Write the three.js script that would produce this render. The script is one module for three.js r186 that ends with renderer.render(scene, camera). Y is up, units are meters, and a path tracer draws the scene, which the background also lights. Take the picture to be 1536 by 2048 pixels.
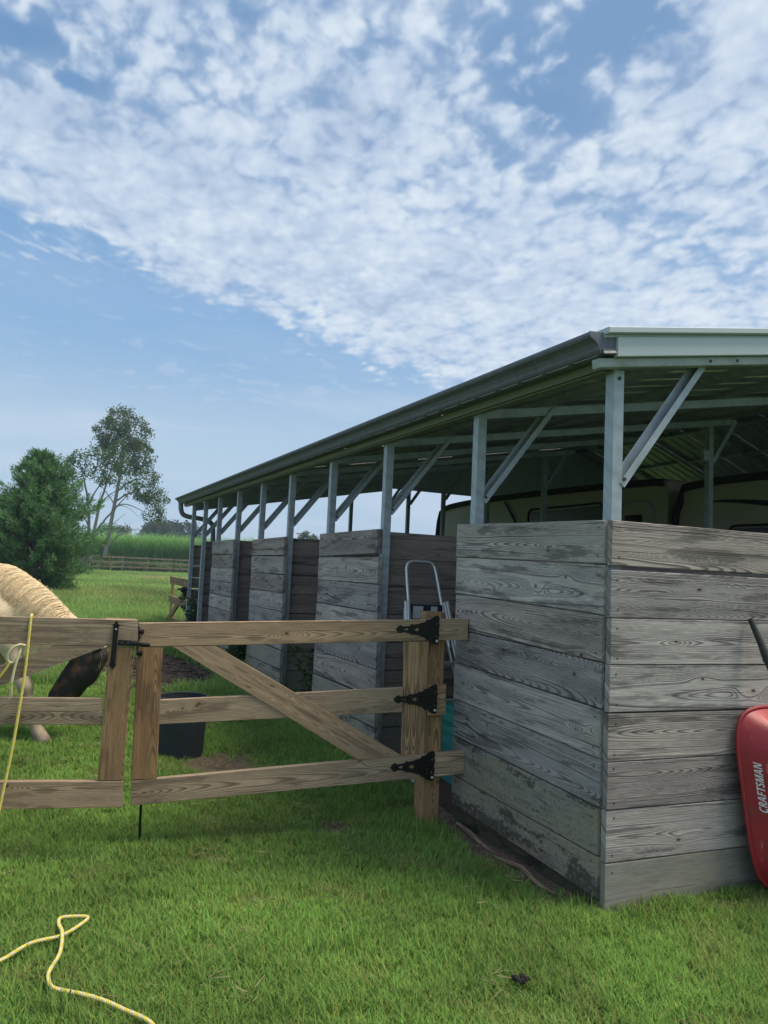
import * as THREE from 'three';
import { mergeGeometries } from 'three/addons/utils/BufferGeometryUtils.js';
import { MarchingCubes } from 'three/addons/objects/MarchingCubes.js';
import { FontLoader } from 'three/addons/loaders/FontLoader.js';
import { TextGeometry } from 'three/addons/geometries/TextGeometry.js';

// ------------------------------------------------------------------ camera, sky, sun, exposure
const scene = new THREE.Scene();
const camera = new THREE.PerspectiveCamera(67.587, 768 / 1024, 0.05, 2000);
camera.position.set(-2.6395, 1.57, 2.9952);
camera.quaternion.setFromRotationMatrix(new THREE.Matrix4().makeBasis(
  new THREE.Vector3(0.905551, 0.045536, 0.421786), new THREE.Vector3(-0.075144, 0.995719, 0.053832), new THREE.Vector3(-0.417529, -0.080443, 0.905096)));
scene.add(camera);

const renderer = new THREE.WebGLRenderer({ antialias: true });
renderer.toneMapping = THREE.LinearToneMapping;
renderer.toneMappingExposure = 1.6;
renderer.shadowMap.enabled = true;
renderer.setSize(768, 1024);

const SUN_DIR = new THREE.Vector3(0.40, 1.0, 0.22).normalize();
const sun = new THREE.DirectionalLight(0xfff1dc, 2.7);          // sun through thin cloud: soft-edged
sun.position.copy(SUN_DIR).multiplyScalar(60);
sun.castShadow = true; sun.shadow.radius = 42;
sun.shadow.mapSize.set(2048, 2048);
Object.assign(sun.shadow.camera, { left: -25, right: 25, top: 25, bottom: -25, near: 1, far: 160 });
scene.add(sun); scene.add(sun.target);

// ------------------------------------------------------------------ random and noise
function rng(seed) { let s = seed >>> 0; return () => { s = (s + 0x6d2b79f5) | 0; let t = Math.imul(s ^ (s >>> 15), 1 | s); t = (t + Math.imul(t ^ (t >>> 7), 61 | t)) ^ t; return ((t ^ (t >>> 14)) >>> 0) / 4294967296; }; }
const PERM = new Uint8Array(512), GRX = new Float32Array(256), GRY = new Float32Array(256);
{ const r = rng(77); const p = [...Array(256).keys()]; for (let i = 255; i > 0; i--) { const j = Math.floor(r() * (i + 1)); [p[i], p[j]] = [p[j], p[i]]; } for (let i = 0; i < 512; i++) PERM[i] = p[i & 255]; for (let i = 0; i < 256; i++) { const a = r() * 6.28318; GRX[i] = Math.cos(a); GRY[i] = Math.sin(a); } }
function pn(x, y) {   // gradient noise, about -0.7 .. 0.7
  const xi = Math.floor(x), yi = Math.floor(y), fx = x - xi, fy = y - yi, X = xi & 255, Y = yi & 255;
  const u = fx * fx * fx * (fx * (fx * 6 - 15) + 10), v = fy * fy * fy * (fy * (fy * 6 - 15) + 10);
  const a = PERM[PERM[X] + Y], b = PERM[PERM[X + 1] + Y], c = PERM[PERM[X] + Y + 1], d = PERM[PERM[X + 1] + Y + 1];
  const p = GRX[a] * fx + GRY[a] * fy, q = GRX[b] * (fx - 1) + GRY[b] * fy, r = GRX[c] * fx + GRY[c] * (fy - 1), s = GRX[d] * (fx - 1) + GRY[d] * (fy - 1);
  return p + u * (q - p) + v * (r - p + u * (p - q - r + s));
}
function fbm(x, y, o = 4, g = 0.5) { let s = 0, a = 1; for (let i = 0; i < o; i++) { s += a * pn(x, y); x = x * 2.03 + 17.3; y = y * 2.03 - 9.1; a *= g; } return s; }
function cell(x, y) {   // distance to the nearest jittered point
  const xi = Math.floor(x), yi = Math.floor(y); let m = 9;
  for (let j = -1; j < 2; j++) for (let i = -1; i < 2; i++) { const h = PERM[PERM[(xi + i) & 255] + ((yi + j) & 255)]; const dx = xi + i + 0.5 + 0.42 * GRX[h] - x, dy = yi + j + 0.5 + 0.42 * GRY[h] - y; const d = dx * dx + dy * dy; if (d < m) m = d; }
  return Math.sqrt(m);
}
const clamp = (x, a = 0, b = 1) => Math.min(b, Math.max(a, x));
const sst = (a, b, x) => { const t = clamp((x - a) / (b - a)); return t * t * (3 - 2 * t); };
const lerp = (a, b, t) => a + (b - a) * t;
const V = (x, y, z) => new THREE.Vector3(x, y, z);
const lin = (c) => { c /= 255; return c <= 0.04045 ? c / 12.92 : Math.pow((c + 0.055) / 1.055, 2.4); };
const toS = (c) => 255 * (c <= 0.0031308 ? 12.92 * c : 1.055 * Math.pow(Math.max(c, 0), 1 / 2.4) - 0.055);

// ------------------------------------------------------------------ sky: blue air, broken altocumulus sheet, thin haze low down
{
  const W = 4096, H = 2048, data = new Float32Array(W * H * 4), SKYX = 1.6;   // the exposure, so that the sky shows at its own brightness
  const rgb = (r, g, b) => [lin(r) / SKYX, lin(g) / SKYX, lin(b) / SKYX];
  const blueHi = rgb(106, 148, 194), blueMid = rgb(139, 179, 221), hazeLow = rgb(184, 209, 231), horizon = rgb(186, 209, 229);
  const cloudDark = rgb(170, 189, 217), cloudMid = rgb(199, 215, 236), cloudHi = rgb(226, 237, 247), c = [0, 0, 0], k = [0, 0, 0];
  const mix3 = (a, b, t, o) => { const x = a[0] + (b[0] - a[0]) * t, y = a[1] + (b[1] - a[1]) * t, z = a[2] + (b[2] - a[2]) * t; o[0] = x; o[1] = y; o[2] = z; };
  const gauss = (x, y, cx, cy, sx, sy) => Math.exp(-((x - cx) ** 2) / (sx * sx) - ((y - cy) ** 2) / (sy * sy));
  function skyColor(eld, sy, u, v) {
    // clear air, paler towards the ground
    mix3(blueMid, blueHi, sst(16, 34, eld), c); mix3(c, hazeLow, 1 - sst(6.5, 18.5, eld), c); mix3(c, horizon, 1 - sst(-1, 5, eld), c);
    const veil = clamp(sst(-0.2, 0.55, fbm(u * 0.55 + 3, v * 1.1, 4)) * (0.95 * (1 - sst(8, 16, eld)) + 0.18));
    mix3(c, cloudMid, veil * 0.75, c);
    // the sheet of small puffs: a broad cover, broken into cells and shreds
    const wx = 0.022 * fbm(u * 8 + 5, v * 8, 4), wy = 0.022 * fbm(u * 8 - 8, v * 8 + 4, 4), ce = Math.cos(eld / 57.2958), el2 = eld / 57.2958 + 0.08, ro = 0.5 / Math.tan(el2 / 2) * (sy + 0.08) / ce, uu = u * ro + wx, vv = v * ro + wy; // round puffs whatever their height
    const edge = 2.15 + 0.52 * clamp(u, -2.5, 2) - 0.10 * u * Math.min(Math.abs(u), 2);
    let cov = 0.56 + 0.34 * fbm(u * 1.1 + 11, v * 1.1 - 3, 3);
    cov -= 0.44 * gauss(u, v, 0.68, 1.00, 0.17, 0.12) + 0.42 * gauss(u, v, 0.86, 1.12, 0.13, 0.06) + 0.42 * gauss(u, v, 0.80, 0.87, 0.10, 0.08) + 0.42 * gauss(u, v, 0.01, 1.46, 0.05, 0.035) + 0.5 * gauss(u, v, -0.12, 1.38, 0.07, 0.04);
    cov -= 0.16 * gauss(u, v, 0.42, 1.13, 0.24, 0.10) + 0.26 * gauss(u, v, 0.95, 1.28, 0.26, 0.07) + 0.2 * gauss(u, v, 0.46, 1.60, 0.12, 0.04) + 0.18 * gauss(u, v, 1.35, 1.3, 0.2, 0.12) + 0.10 * gauss(u, v, 0.1, 1.3, 0.3, 0.12);
    cov += 0.26 * gauss(u, v, 0.6, 1.85, 0.5, 0.3) + 0.40 * gauss(u, v, 1.02, 0.74, 0.14, 0.12) + 0.22 * gauss(u, v, 0.1, 1.75, 0.35, 0.2) + 0.2 * gauss(u, v, 1.5, 1.7, 0.6, 0.3);
    cov -= 1.0 * sst(-0.38, 0.34, v - edge + 0.30 * fbm(uu * 4.6, vv * 4.6, 5));
    const f1 = cell(uu * 14.5, vv * 12), f2 = cell(uu * 31 + 3, vv * 25), n = fbm(uu * 11, vv * 11, 6, 0.56), n3 = fbm(uu * 40 + 7, vv * 38, 4, 0.55);
    const shape = cov + 0.46 * (0.46 - f1) + 0.24 * (0.46 - f2) + 0.34 * n + 0.13 * n3;
    const thin = 0.50 * sst(0.05, 0.75, cov + 0.12 * n), d = 1 - (1 - thin) * (1 - sst(0.16, 0.66, shape) * 0.95);
    // light: bulging tops bright, creases and thick middles grey-blue
    const n2 = fbm(uu * 4.5 + 31, vv * 4.5 - 12, 4), lit = clamp(0.47 + 0.42 * n2 + 0.42 * (0.42 - f1) + 0.30 * (0.42 - f2) + 0.24 * n + 0.14 * n3 + 0.10 * clamp(u, -1, 2));
    if (lit < 0.5) mix3(cloudDark, cloudMid, lit * 2, k); else mix3(cloudMid, cloudHi, lit * 2 - 1, k);
    mix3(c, k, d * 0.96, c);
    // wisps and flecks in the clear part
    const fl = sst(0.34, 0.60, fbm(uu * 8 + 40, vv * 14, 5) + 0.35 * gauss(u, v, 0.85, 3.05, 0.45, 0.35)) * (1 - d) * (1 - sst(18, 22, eld)) * sst(9, 12, eld);
    mix3(c, cloudMid, fl * 0.26, c);
    const st = sst(0.14, 0.5, fbm(u * 7 + (v - 2.2) * 5, (v - 2.25 - 0.8 * u) * 20, 3)) * gauss(u, v, -0.02, 2.20, 0.15, 0.16) * (1 - d);
    mix3(c, cloudMid, st * 0.8, c);
    return c;
  }
  for (let j = 0; j < H; j++) {
    const el = ((j + 0.5) / H - 0.5) * Math.PI, sy = Math.sin(el), cy = Math.cos(el), eld = el * 57.2958;
    for (let i = 0; i < W; i++) {
      const o = (j * W + i) * 4; data[o + 3] = 1;
      if (eld < -1.2) { data[o] = horizon[0]; data[o + 1] = horizon[1]; data[o + 2] = horizon[2]; continue; }
      const az = ((i + 0.5) / W - 0.5) * 2 * Math.PI, y = Math.max(sy, 0) + 0.08, q = skyColor(Math.max(eld, 0.2), Math.max(sy, 0), Math.cos(az) * cy / y, -Math.sin(az) * cy / y);
      data[o] = q[0]; data[o + 1] = q[1]; data[o + 2] = q[2];
    }
  }
  const sky = new THREE.DataTexture(data, W, H, THREE.RGBAFormat, THREE.FloatType);
  sky.mapping = THREE.EquirectangularReflectionMapping; sky.magFilter = THREE.LinearFilter; sky.minFilter = THREE.LinearFilter; sky.needsUpdate = true;
  scene.background = sky; scene.environment = sky;
}
scene.fog = new THREE.FogExp2(0xb9cde0, 0.0008);

// ------------------------------------------------------------------ naming helpers
const taken = {};
function numbered(n) { const k = taken[n] = (taken[n] ?? -1) + 1; return k ? n + '_' + String(k).padStart(3, '0') : n; }
function tag(o, label, category, group, kind) { o.userData = {}; if (label) o.userData.label = label; if (category) o.userData.category = category; if (group) o.userData.group = group; if (kind) o.userData.kind = kind; return o; }
function thing(name, label, category, pos = [0, 0, 0], turn = 0, group) {
  const o = new THREE.Group(); o.name = numbered(name); o.position.set(...pos); o.rotation.y = turn; scene.add(o); return tag(o, label, category, group);
}
function part(name, geo, mat, parent) {
  const m = new THREE.Mesh(Array.isArray(geo) ? mergeGeometries(geo.map(clean)) : geo, mat); m.name = name; m.castShadow = m.receiveShadow = true; parent.add(m); return m;
}
function sub(name, parent) { const g = new THREE.Group(); g.name = name; parent.add(g); return g; }
function structure(name, geo, mat) { const m = part(numbered(name), geo, mat, scene); m.userData.kind = 'structure'; return m; }
function clean(g) { g = g.index ? g.toNonIndexed() : g.clone(); for (const a of Object.keys(g.attributes)) if (!['position', 'normal', 'uv'].includes(a)) g.deleteAttribute(a); if (!g.attributes.uv) g.setAttribute('uv', new THREE.BufferAttribute(new Float32Array(g.attributes.position.count * 2), 2)); if (!g.attributes.normal) g.computeVertexNormals(); return g; }

// ------------------------------------------------------------------ geometry helpers
function fromTris(P, UV) { const g = new THREE.BufferGeometry(); g.setAttribute('position', new THREE.BufferAttribute(new Float32Array(P), 3)); g.setAttribute('uv', new THREE.BufferAttribute(new Float32Array(UV || new Array(P.length / 3 * 2).fill(0)), 2)); g.computeVertexNormals(); return g; }
// a sawn board: the four corners of its outer face, and the vector through its thickness; edges eased
function board(tl, tr, br, bl, n, o = {}) {
  const { c = 0.004, u0 = 0, du = 1 / 2.4, v0 = 0, vs = 1, flip = 1, bow = 0, k = 3 } = o;
  const P = [], UV = [], T = n.length(), nn = n.clone().normalize(), st = [];
  for (let i = 0; i < k; i++) {
    const t = i / (k - 1), top = tl.clone().lerp(tr, t), bot = bl.clone().lerp(br, t), h = top.distanceTo(bot), d = bot.clone().sub(top).normalize();
    const b = nn.clone().multiplyScalar(bow * Math.sin(Math.PI * t)); top.add(b); bot.add(b);
    const at = (a, z) => top.clone().addScaledVector(d, a).addScaledVector(nn, z);
    const len = tl.distanceTo(tr) * t * du * flip + u0;
    st.push({ p: [at(c, 0), at(0, c), at(0, T - c), at(c, T), at(h - c, T), at(h, T - c), at(h, c), at(h - c, 0)], u: len, v: [c, 0, -T, -T - c, -T - h, h + T, h, h - c].map((q) => v0 + vs * q) });
  }
  const tri = (a, b, cc, ua, ub, uc) => { P.push(a.x, a.y, a.z, b.x, b.y, b.z, cc.x, cc.y, cc.z); UV.push(...ua, ...ub, ...uc); };
  const across = tr.clone().sub(tl).cross(tl.clone().sub(bl)).dot(nn) < 0;   // true when the outer face looks against n
  const quad = (A, i, B, j) => { const a = A.p[i], b = A.p[j], cc = B.p[j], d = B.p[i], ua = [A.u, A.v[i]], ub = [A.u, A.v[j]], uc = [B.u, B.v[j]], ud = [B.u, B.v[i]]; if (across) { tri(a, cc, d, ua, uc, ud); tri(a, b, cc, ua, ub, uc); } else { tri(a, d, cc, ua, ud, uc); tri(a, cc, b, ua, uc, ub); } };
  for (let s = 0; s < k - 1; s++) for (let i = 0; i < 8; i++) quad(st[s], (i + 1) % 8, st[s + 1], i);
  for (const [s, f] of [[st[0], 1], [st[k - 1], -1]]) for (let i = 1; i < 7; i++) { const q = (m) => [s.u + 0.02 * s.v[m], s.v[m]]; const a = [s.p[0], s.p[i], s.p[i + 1]], ua = [q(0), q(i), q(i + 1)]; if ((f > 0) === across) tri(a[0], a[2], a[1], ua[0], ua[2], ua[1]); else tri(a[0], a[1], a[2], ua[0], ua[1], ua[2]); }
  return fromTris(P, UV);
}
function box(x0, x1, y0, y1, z0, z1, c = 0.003) { return board(V(x0, y1, z1), V(x1, y1, z1), V(x1, y0, z1), V(x0, y0, z1), V(0, 0, z0 - z1), { c: Math.min(c, (y1 - y0) / 3, (z1 - z0) / 3), k: 2 }); }
// square bar between two points
function bar(a, b, w, h = w, up = V(0, 1, 0), c = 0.003) {
  const d = b.clone().sub(a).normalize(); let s = d.clone().cross(up); if (s.lengthSq() < 1e-6) s = d.clone().cross(V(1, 0, 0)); s.normalize(); const t = s.clone().cross(d).normalize();
  const q = (p, i, j) => p.clone().addScaledVector(s, i * w / 2).addScaledVector(t, j * h / 2);
  return board(q(a, 1, 1), q(b, 1, 1), q(b, 1, -1), q(a, 1, -1), s.clone().multiplyScalar(-w), { c: Math.min(c, w / 3, h / 3), k: 2 });
}
function tube(pts, r, seg = 24, rad = 8, closed = false) { return new THREE.TubeGeometry(new THREE.CatmullRomCurve3(pts, closed, 'centripetal'), seg, r, rad, closed); }
function taper(pts, radii, rad = 6) {   // tapered limb through points
  const P = [], UV = [], rings = [];
  for (let i = 0; i < pts.length; i++) {
    const d = pts[Math.min(i + 1, pts.length - 1)].clone().sub(pts[Math.max(i - 1, 0)]).normalize(); let s = d.clone().cross(V(0.31, 0.2, 0.93)); s.normalize(); const t = s.clone().cross(d);
    rings.push([...Array(rad)].map((_, k) => { const a = k / rad * 6.28318; return pts[i].clone().addScaledVector(s, Math.cos(a) * radii[i]).addScaledVector(t, Math.sin(a) * radii[i]); }));
  }
  for (let i = 0; i < pts.length - 1; i++) for (let k = 0; k < rad; k++) { const a = rings[i][k], b = rings[i][(k + 1) % rad], c = rings[i + 1][(k + 1) % rad], d = rings[i + 1][k], u = k / rad, u1 = (k + 1) / rad; for (const p of [a, c, b, a, d, c]) P.push(p.x, p.y, p.z); UV.push(u, i, u1, i + 1, u1, i, u, i, u, i + 1, u1, i + 1); }
  const g = fromTris(P, UV); return g;
}
function ball(x, y, z, r, sy = 1) { const g = new THREE.SphereGeometry(r, 10, 8); g.scale(1, sy, 1); g.translate(x, y, z); return g; }
function cyl(a, b, r0, r1 = r0, n = 12) { const g = new THREE.CylinderGeometry(r1, r0, a.distanceTo(b), n); g.applyQuaternion(new THREE.Quaternion().setFromUnitVectors(V(0, 1, 0), b.clone().sub(a).normalize())); g.translate((a.x + b.x) / 2, (a.y + b.y) / 2, (a.z + b.z) / 2); return g; }

// ------------------------------------------------------------------ textures
function texture(w, h, data, srgb, wrap = THREE.MirroredRepeatWrapping) {
  const t = new THREE.DataTexture(data, w, h, THREE.RGBAFormat, THREE.UnsignedByteType); t.magFilter = THREE.LinearFilter; t.minFilter = THREE.LinearMipmapLinearFilter; t.generateMipmaps = true;
  t.wrapS = t.wrapT = wrap; if (srgb) t.colorSpace = THREE.SRGBColorSpace; t.needsUpdate = true; return t;
}
// sawn softwood: rings of a leaning log cut by the board's face, pushed aside by knots
function wood(seed, o) {
  const { W = 1024, H = 160, L = 2.4, wd = 0.236, early = [0.30, 0.295, 0.295], late = [0.11, 0.105, 0.11], spacing = 0.006, h = 0.05, pith = 0.0, tilt = 0.03, knots = 3, grey = 0.5, algae = 0, algaeCol = [0.205, 0.195, 0.14], mold = 0, moldAt = 0.3, contrast = 1, rust = 0 } = o;
  const r = rng(seed), map = new Uint8Array(W * H * 4), bmp = new Uint8Array(W * H * 4), K = [], C = [], sx = seed * 13.7;
  for (let i = 0; i < knots; i++) K.push([r() * L, (r() - 0.5) * wd * 0.85, 0.007 + 0.012 * r(), r() < 0.5 ? 1 : -1]);
  for (let i = 0; i < 9; i++) C.push([r() * L, (r() - 0.5) * wd, 0.06 + 0.22 * r(), 0.0006 + 0.0007 * r()]);
  for (let j = 0; j < H; j++) for (let i = 0; i < W; i++) {
    const x = (i + 0.5) / W * L, v = ((j + 0.5) / H - 0.5) * wd;
    const wob = 0.018 * pn(x * 0.9 + sx, 3.1) + 0.006 * pn(x * 3.3 + sx, v * 9 + 7), hh = h + tilt * (x - L / 2) + 0.03 * pn(x * 0.8 - sx, 9.2) + 0.004 * pn(x * 4.1, v * 14 + sx);
    let rr = Math.hypot(v - pith - wob, Math.abs(hh) + 0.004), core = 0, halo = 0;
    for (const [kx, kv, ks, sg] of K) { const a = (x - kx) / 2.3, b = v - kv, d2 = (a * a + b * b) / (ks * ks); if (d2 < 30) { rr += sg * ks * 1.5 * Math.exp(-d2 / 5); const dd = Math.sqrt(((x - kx) / 1.25) ** 2 + b * b) / ks; core = Math.max(core, 1 - sst(0.42, 0.6, dd)); halo = Math.max(halo, Math.exp(-dd * dd * 0.8)); } }
    const sp = spacing * 0.66 * (1 + 0.35 * pn(rr * 31 + sx, 1.7)), f = rr / sp - Math.floor(rr / sp);
    const lt = sst(0.35, 0.82, f) * (1 - sst(0.88, 1.0, f)), fine = pn(x * 9 + sx, v * 620), fine2 = pn(x * 30 + sx, v * 1400), broad = fbm(x * 1.6 + sx, v * 9 - sx, 4);
    let k = clamp(lt * contrast * (0.75 + 0.6 * pn(x * 1.2 + 5, v * 20 + sx)));
    let cr = 0; for (const [cx, cv, cl, cw] of C) { const t = Math.abs(x - cx) / cl; if (t < 1) { const dv = Math.abs(v - cv - 0.006 * pn(x * 5 + sx, cv * 90)); cr = Math.max(cr, 1 - sst(cw * (1 - t) * 0.7, cw * (1 - t) * 1.6 + 0.0004, dv)); } }
    const c = [0, 0, 0], shade = 1 + 0.46 * fine + 0.26 * fine2 + 0.34 * broad * grey * 2;
    for (let q = 0; q < 3; q++) c[q] = lerp(early[q], late[q], k) * shade;
    const stn = 0.60 * sst(0.12, 0.5, fbm(x * 2.1 + sx * 3, v * 13 + sx, 5, 0.6)); for (let q = 0; q < 3; q++) c[q] *= 1 - stn * grey * 1.6;
    if (halo > 0.02) { const t = halo * 0.35; c[0] *= 1 - t * 0.7; c[1] *= 1 - t * 0.85; c[2] *= 1 - t; }
    if (core > 0) { const g = 0.6 + 0.5 * Math.sin(rr * 2600); for (let q = 0; q < 3; q++) c[q] = lerp(c[q], late[q] * (rust ? [1.15, 0.85, 0.6][q] : [0.75, 0.65, 0.6][q]) * g, core * 0.85); }
    if (algae) { const a = clamp(algae * (0.62 + 0.9 * fbm(x * 2.2 + sx, v * 7 + 3, 4))) ; const g = algaeCol, s2 = 1 + 0.25 * fine + 0.25 * fbm(x * 14, v * 60, 3); for (let q = 0; q < 3; q++) c[q] = lerp(c[q], g[q] * s2, a * 0.8); }
    if (mold) { let m = sst(-0.12, 0.40, fbm(x * 2.6 + sx, v * 9, 5, 0.62) + mold * (0.75 - 1.5 * Math.abs(v / wd + moldAt)) - 0.25) ; m = 0.92 * sst(0.05, 1.0, m + 0.9 * fbm(x * 34, v * 48 + sx, 5, 0.68)); for (let q = 0; q < 3; q++) c[q] = lerp(c[q], [0.035, 0.03, 0.026][q], m * 0.88); }
    for (let q = 0; q < 3; q++) c[q] = lerp(c[q], 0.02, cr * 0.85);
    const hgt = clamp(0.55 + 0.28 * k + 0.18 * fine + 0.08 * fine2 - 0.5 * cr - 0.18 * core), o4 = (j * W + i) * 4;
    for (let q = 0; q < 3; q++) { map[o4 + q] = clamp(toS(c[q]), 0, 255); bmp[o4 + q] = hgt * 255; } map[o4 + 3] = bmp[o4 + 3] = 255;
  }
  return { map: texture(W, H, map, true), bumpMap: texture(W, H, bmp, false) };
}
const WOODSPEC = [
  { h: 0.012, pith: 0.01, tilt: 0.02, knots: 2, spacing: 0.0075 }, { h: 0.05, pith: 0.05, tilt: 0.035, knots: 4, spacing: 0.006 }, { h: 0.03, pith: -0.02, tilt: 0.05, knots: 3, spacing: 0.008 },
  { h: 0.075, pith: -0.06, tilt: 0.02, knots: 3, spacing: 0.005 }, { h: 0.02, pith: 0.03, tilt: -0.06, knots: 5, spacing: 0.007 }, { h: 0.1, pith: 0.1, tilt: 0.01, knots: 2, spacing: 0.0045 },
  { h: 0.04, pith: 0.0, tilt: -0.03, knots: 3, spacing: 0.0085 }, { h: 0.06, pith: 0.09, tilt: 0.05, knots: 4, spacing: 0.0055 }];
const TONES = [[0.30, 0.288, 0.285], [0.235, 0.235, 0.245], [0.285, 0.26, 0.25], [0.225, 0.205, 0.205], [0.32, 0.312, 0.31], [0.275, 0.25, 0.24], [0.295, 0.285, 0.285], [0.24, 0.232, 0.24]];
const woodMat = (t, o = {}) => new THREE.MeshStandardMaterial({ ...t, bumpScale: 0.0035, roughness: 0.9, ...o });
const GREY = WOODSPEC.map((s, i) => woodMat(wood(101 + i * 7, { ...s, early: TONES[i].map((c, q) => c * [1.38, 1.32, 1.28][q]), late: TONES[i].map((c, q) => c * [0.27, 0.25, 0.25][q]) })));
const ALGAE = [0, 1].map((i) => woodMat(wood(301 + i * 5, { ...WOODSPEC[3 + i * 2], early: [0.25, 0.245, 0.23], late: [0.13, 0.125, 0.115], algae: 1.0, algaeCol: i ? [0.26, 0.25, 0.19] : [0.25, 0.24, 0.17], mold: i ? 0 : 0.40, moldAt: 0.55, contrast: 0.6 }), { bumpScale: 0.0014 }));
const MOLD = woodMat(wood(333, { ...WOODSPEC[3], early: [0.25, 0.24, 0.215], late: [0.13, 0.12, 0.105], algae: 0.95, algaeCol: [0.27, 0.235, 0.175], mold: 0.75, moldAt: -0.05, contrast: 0.5 }), { bumpScale: 0.002 });
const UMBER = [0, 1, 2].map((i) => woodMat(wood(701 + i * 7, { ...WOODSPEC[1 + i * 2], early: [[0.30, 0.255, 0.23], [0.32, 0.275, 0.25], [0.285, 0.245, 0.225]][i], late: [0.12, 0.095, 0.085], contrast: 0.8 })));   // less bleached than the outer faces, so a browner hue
const BROWN = [[0.03, 0.01, 0.03, 2, 0.0075], [0.012, 0.0, 0.02, 3, 0.008], [0.06, 0.05, 0.02, 2, 0.0055], [0.02, -0.03, -0.05, 3, 0.007], [0.045, 0.02, 0.04, 2, 0.0065]].map(([h, pith, tilt, knots, spacing], i) => woodMat(wood(501 + i * 9, {
  H: 128, wd: 0.142, early: [[0.43, 0.30, 0.19], [0.40, 0.295, 0.20], [0.41, 0.265, 0.145], [0.35, 0.21, 0.102], [0.41, 0.302, 0.205]][i], late: [[0.13, 0.08, 0.045], [0.13, 0.085, 0.052], [0.12, 0.07, 0.038], [0.11, 0.062, 0.03], [0.13, 0.085, 0.052]][i], spacing, h, pith, tilt, knots, grey: 0.4, rust: 1 }), { bumpScale: 0.0008, roughness: 0.8 }));

function speckle(seed, w, h, f) { const a = new Uint8Array(w * h * 4); for (let j = 0; j < h; j++) for (let i = 0; i < w; i++) { const c = f(i / w, j / h), o = (j * w + i) * 4; for (let q = 0; q < 3; q++) a[o + q] = clamp(toS(c[q]), 0, 255); a[o + 3] = 255; } return a; }
const steelMap = texture(512, 512, speckle(1, 512, 512, (x, y) => { const g = 0.9 + 0.22 * fbm(x * 14, y * 14, 4) + 0.10 * fbm(x * 70, y * 8, 2), s = 0.35 * sst(0.35, 0.6, fbm(x * 9 + 4, y * 5 + 9, 4)); return [g * (1 - 0.3 * s), g * (1 - 0.45 * s), g * (1 - 0.6 * s)]; }), true);
const bumpNoise = texture(512, 512, speckle(2, 512, 512, (x, y) => { const g = lin(128 + 110 * fbm(x * 40, y * 40, 4)); return [g, g, g]; }), false);
const soilMap = texture(1024, 1024, speckle(3, 1024, 1024, (x, y) => { const n = fbm(x * 24, y * 24, 6, 0.62), m = fbm(x * 90 + 7, y * 90, 3), t = sst(0.1, 0.5, fbm(x * 60, y * 160 + 30, 3)); const k = 1 + 0.5 * n + 0.35 * m; return [(0.095 + 0.12 * t) * k, (0.066 + 0.08 * t) * k, (0.046 + 0.05 * t) * k]; }), true);
const turfMap = texture(1024, 1024, speckle(4, 1024, 1024, (x, y) => { const n = fbm(x * 20, y * 20, 6, 0.65), m = fbm(x * 110 + 3, y * 110, 3), t = sst(0.12, 0.5, fbm(x * 33 + 8, y * 33, 5)); const k = 1 + 0.55 * n + 0.5 * m; return [lerp(0.065, 0.11, t) * k, lerp(0.135, 0.14, t) * k, lerp(0.03, 0.045, t) * k]; }), true);

const M = {
  steel: new THREE.MeshStandardMaterial({ color: new THREE.Color().setRGB(0.385, 0.445, 0.50), map: steelMap, metalness: 0.25, roughness: 0.55 }),
  gutter: new THREE.MeshStandardMaterial({ color: new THREE.Color().setRGB(0.145, 0.16, 0.215), metalness: 0.1, roughness: 0.6, map: steelMap }),
  downspout: new THREE.MeshStandardMaterial({ color: new THREE.Color().setRGB(0.16, 0.175, 0.20), roughness: 0.5 }),
  trim: new THREE.MeshStandardMaterial({ color: new THREE.Color().setRGB(0.47, 0.525, 0.56), roughness: 0.45 }),
  frameSteel: new THREE.MeshStandardMaterial({ color: new THREE.Color().setRGB(0.385, 0.445, 0.50), map: steelMap, metalness: 0.6, roughness: 0.5 }),
  header: new THREE.MeshStandardMaterial({ color: new THREE.Color().setRGB(0.33, 0.37, 0.37), roughness: 0.5, map: steelMap }),
  rib: new THREE.MeshStandardMaterial({ color: new THREE.Color().setRGB(0.36, 0.39, 0.42), metalness: 0.7, roughness: 0.45, map: steelMap }),
  sheet: new THREE.MeshStandardMaterial({ color: new THREE.Color().setRGB(0.36, 0.39, 0.42), metalness: 0.7, roughness: 0.5, map: steelMap }),
  soffit: new THREE.MeshStandardMaterial({ color: new THREE.Color().setRGB(0.15, 0.165, 0.10), roughness: 0.6 }),
  black: new THREE.MeshStandardMaterial({ color: 0x0b0b0c, roughness: 0.45, metalness: 0.3 }),
  blackDull: new THREE.MeshStandardMaterial({ color: new THREE.Color().setRGB(0.012, 0.012, 0.013), roughness: 0.8 }),
  screw: new THREE.MeshStandardMaterial({ color: new THREE.Color().setRGB(0.05, 0.05, 0.055), roughness: 0.5, metalness: 0.5 }),
  bolt: new THREE.MeshStandardMaterial({ color: new THREE.Color().setRGB(0.6, 0.62, 0.64), roughness: 0.35, metalness: 0.7 }),
  alu: new THREE.MeshStandardMaterial({ color: new THREE.Color().setRGB(0.66, 0.69, 0.70), metalness: 0.75, roughness: 0.38 }),
  soil: new THREE.MeshStandardMaterial({ map: soilMap, bumpMap: soilMap, bumpScale: 0.02, roughness: 1 }),
  darkSoil: new THREE.MeshStandardMaterial({ map: soilMap, color: new THREE.Color().setRGB(0.55, 0.48, 0.44), bumpMap: soilMap, bumpScale: 0.03, roughness: 1 }),
  turf: new THREE.MeshStandardMaterial({ map: turfMap, bumpMap: turfMap, bumpScale: 0.03, roughness: 1, vertexColors: true }),
};
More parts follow.
